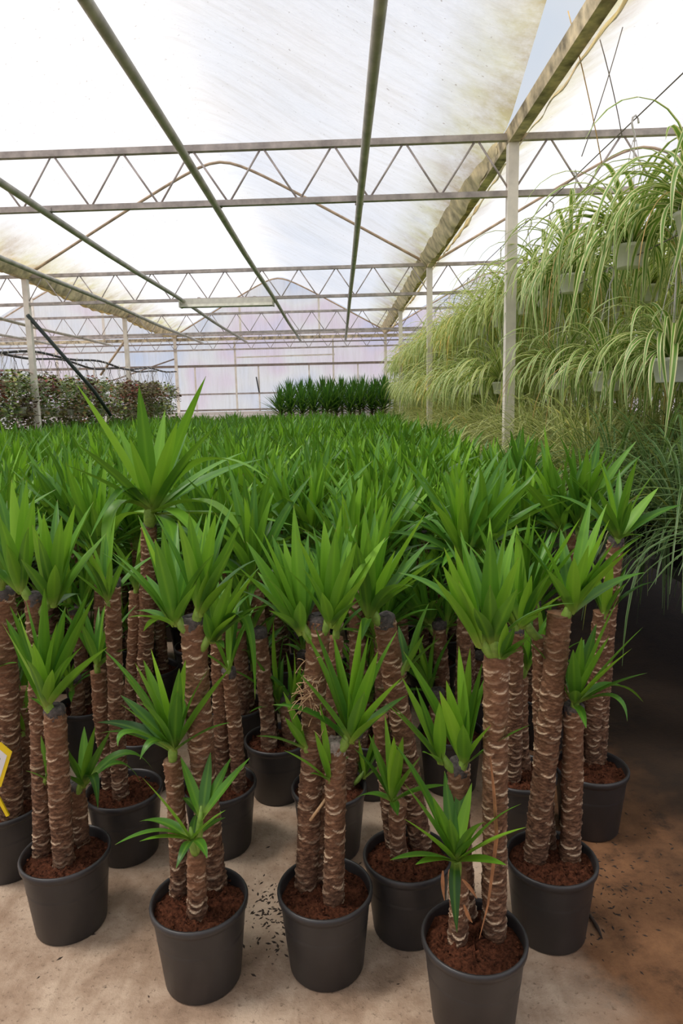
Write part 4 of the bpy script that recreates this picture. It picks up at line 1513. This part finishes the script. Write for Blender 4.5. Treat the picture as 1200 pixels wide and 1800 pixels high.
BEG = {m_: [oval_cluster(k + 7 * i, m_) for k in range(2)] for i, m_ in enumerate(('beg_red', 'beg_green', 'beg_mix'))}
small_pot = MB().add(*lathe([(0.0, 0.0), (0.048, 0.0), (0.064, 0.085), (0.07, 0.087), (0.071, 0.1), (0.066, 0.1), (0.06, 0.08)], 16)).mesh('pot', 'white')
small_soil = MB().add(*lathe([(0.063, 0.085), (0.001, 0.09)], 12)).mesh('soil', 'soil')
HANGB = {z: hanger_mesh(h, 'wire' if z else 'hook', 0.0035) for z, h in ((0, 0.50), (1, 0.42))}
BN = {'beg_red': 'dark burgundy', 'beg_green': 'olive green', 'beg_mix': 'mixed green and burgundy'}
TN = ['top', 'middle', 'bottom']
for ri, X in enumerate((-5.20, -5.75)):
    for ti, z in enumerate((2.02, 1.58, 1.14)):
        for i, y in enumerate(np.arange(9.8 + 0.1 * ri, 19.4, 0.42)):
            mt = rg.choice(('beg_red', 'beg_green', 'beg_mix', 'beg_mix') if ti == 0 else ('beg_green', 'beg_mix', 'beg_green'))
            if rg.random() < (0.1 if ri else 0.04):
                continue
            Xd = X + (y - 9.6) * 0.07
            p = empty('hanging_foliage_plant', (Xd + rg.uniform(-0.05, 0.05), y + rg.uniform(-0.06, 0.06), z + rg.uniform(-0.04, 0.04)), rg.uniform(0, 6.28))
            rown = 'left hanging row' if ri == 0 else 'second left hanging row'
            tag(p, f'{BN[mt]} leafy plant in white pot, {TN[ti]} tier, {rown}', 'hanging plant', f'{BN[mt]} plants, {TN[ti]} tier of the {rown}')
            obj('pot', small_pot, p, Matrix.Translation((0, 0, -0.09)))
            obj('soil', small_soil, p, Matrix.Translation((0, 0, -0.09)))
            obj('hanger', HANGB[0 if (ti or i % 3) else 1], p)
            obj('foliage', BEG[mt][rg.randrange(2)], p, Matrix.Scale(rg.uniform(0.85, 1.15), 4))
for ri, X in enumerate((-5.20, -5.75)):
    pts = []
    for y in np.linspace(9.2, 19.4, 70):
        pts.append((X + (y - 9.6) * 0.07, y, 2.50 + 0.035 * math.sin(y * 2.3 + ri) + 0.03 * math.sin(y * 1.1)))
    h = empty('drip_pipe', pts[0])
    tag(h, 'wavy black drip pipe above the %s left hanging row' % ('first' if ri == 0 else 'second'), 'pipe', 'black drip pipes')
    P0 = np.array(pts[0])
    obj('tube', MB().add(*tube(np.array(pts) - P0, 0.021, 8)).mesh('tube', 'black'), h)
    if ri == 0:
        for j in range(1, 68, 2):
            a = np.array(pts[j]) - P0
            e = a + np.array([rg.uniform(-0.15, 0.15), rg.uniform(-0.25, 0.25), -rg.uniform(0.3, 0.45)])
            md = (a + e) / 2 + np.array([rg.uniform(-0.12, 0.12), rg.uniform(-0.2, 0.2), 0.06])
            obj('drip_tube', MB().add(*tube(bez(a, md, e, 7), 0.0045, 5)).mesh('drip_tube', 'wire'), h)
            obj('cable_tie', MB().add(*tube([a + np.array([0, -0.012, 0]), a + np.array([0, 0.012, 0])], 0.025, 8)).mesh('cable_tie', 'hook'), h)
tag(obj('leaning_stick', MB().add(*tube([(-4.30, 11.9, 0.05), (-4.02, 11.9, 1.45)], 0.018, 8)).mesh('leaning_stick', 'paint')), 'pale stick leaning near the left cream post', 'stick')

# ------------------------------------------------------------------ litter on the floor
mb = MB()
r9 = random.Random(91)
for i in range(520):
    if i < 170:
        c = atz(r9.gauss(478, 26), r9.gauss(1610, 36), 0.0)
    elif i < 380:
        c = atz(r9.gauss(1080, 60), r9.gauss(1560, 65), 0.0)
    else:
        c = np.array([r9.uniform(-1.6, 1.5), r9.uniform(1.2, 3.6), 0.0])
    a, s_ = r9.uniform(0, 6.28), r9.uniform(0.002, 0.007)
    d = np.array([math.cos(a), math.sin(a), 0])
    e = np.array([-d[1], d[0], 0])
    z = np.array([0, 0, s_ * 0.4])
    V = [c - d * s_ * 1.6, c + e * s_ * 0.6, c + d * s_ * 1.6, c - e * s_ * 0.6, c + z + [0, 0, 0.001]]
    mb.add(V, [(0, 1, 4), (1, 2, 4), (2, 3, 4), (3, 0, 4)])
tag(obj('litter', mb.mesh('litter', 'litter', False)), 'dark specks of soil and bark litter scattered on the floor', 'litter', kind='stuff')
A, B = atz(1028, 1600, 0.006), atz(1058, 1650, 0.006)
tag(obj('twig', MB().add(*tube(bez(A, (A + B) / 2 + np.array([0.01, 0, 0.004]), B, 6), np.array([0.004, 0.006, 0.005, 0.006, 0.004, 0.002]), 6)).mesh('twig', 'litter')), 'small dark twig on the brown floor beside the right front pot', 'twig')
A, B = atz(465, 1338, 0.005), atz(502, 1352, 0.005)
tag(obj('twig', MB().add(*tube(bez(A, (A + B) / 2, B, 5), 0.004, 6)).mesh('twig', 'litter')), 'small twig on the beige floor between the dark pots', 'twig')
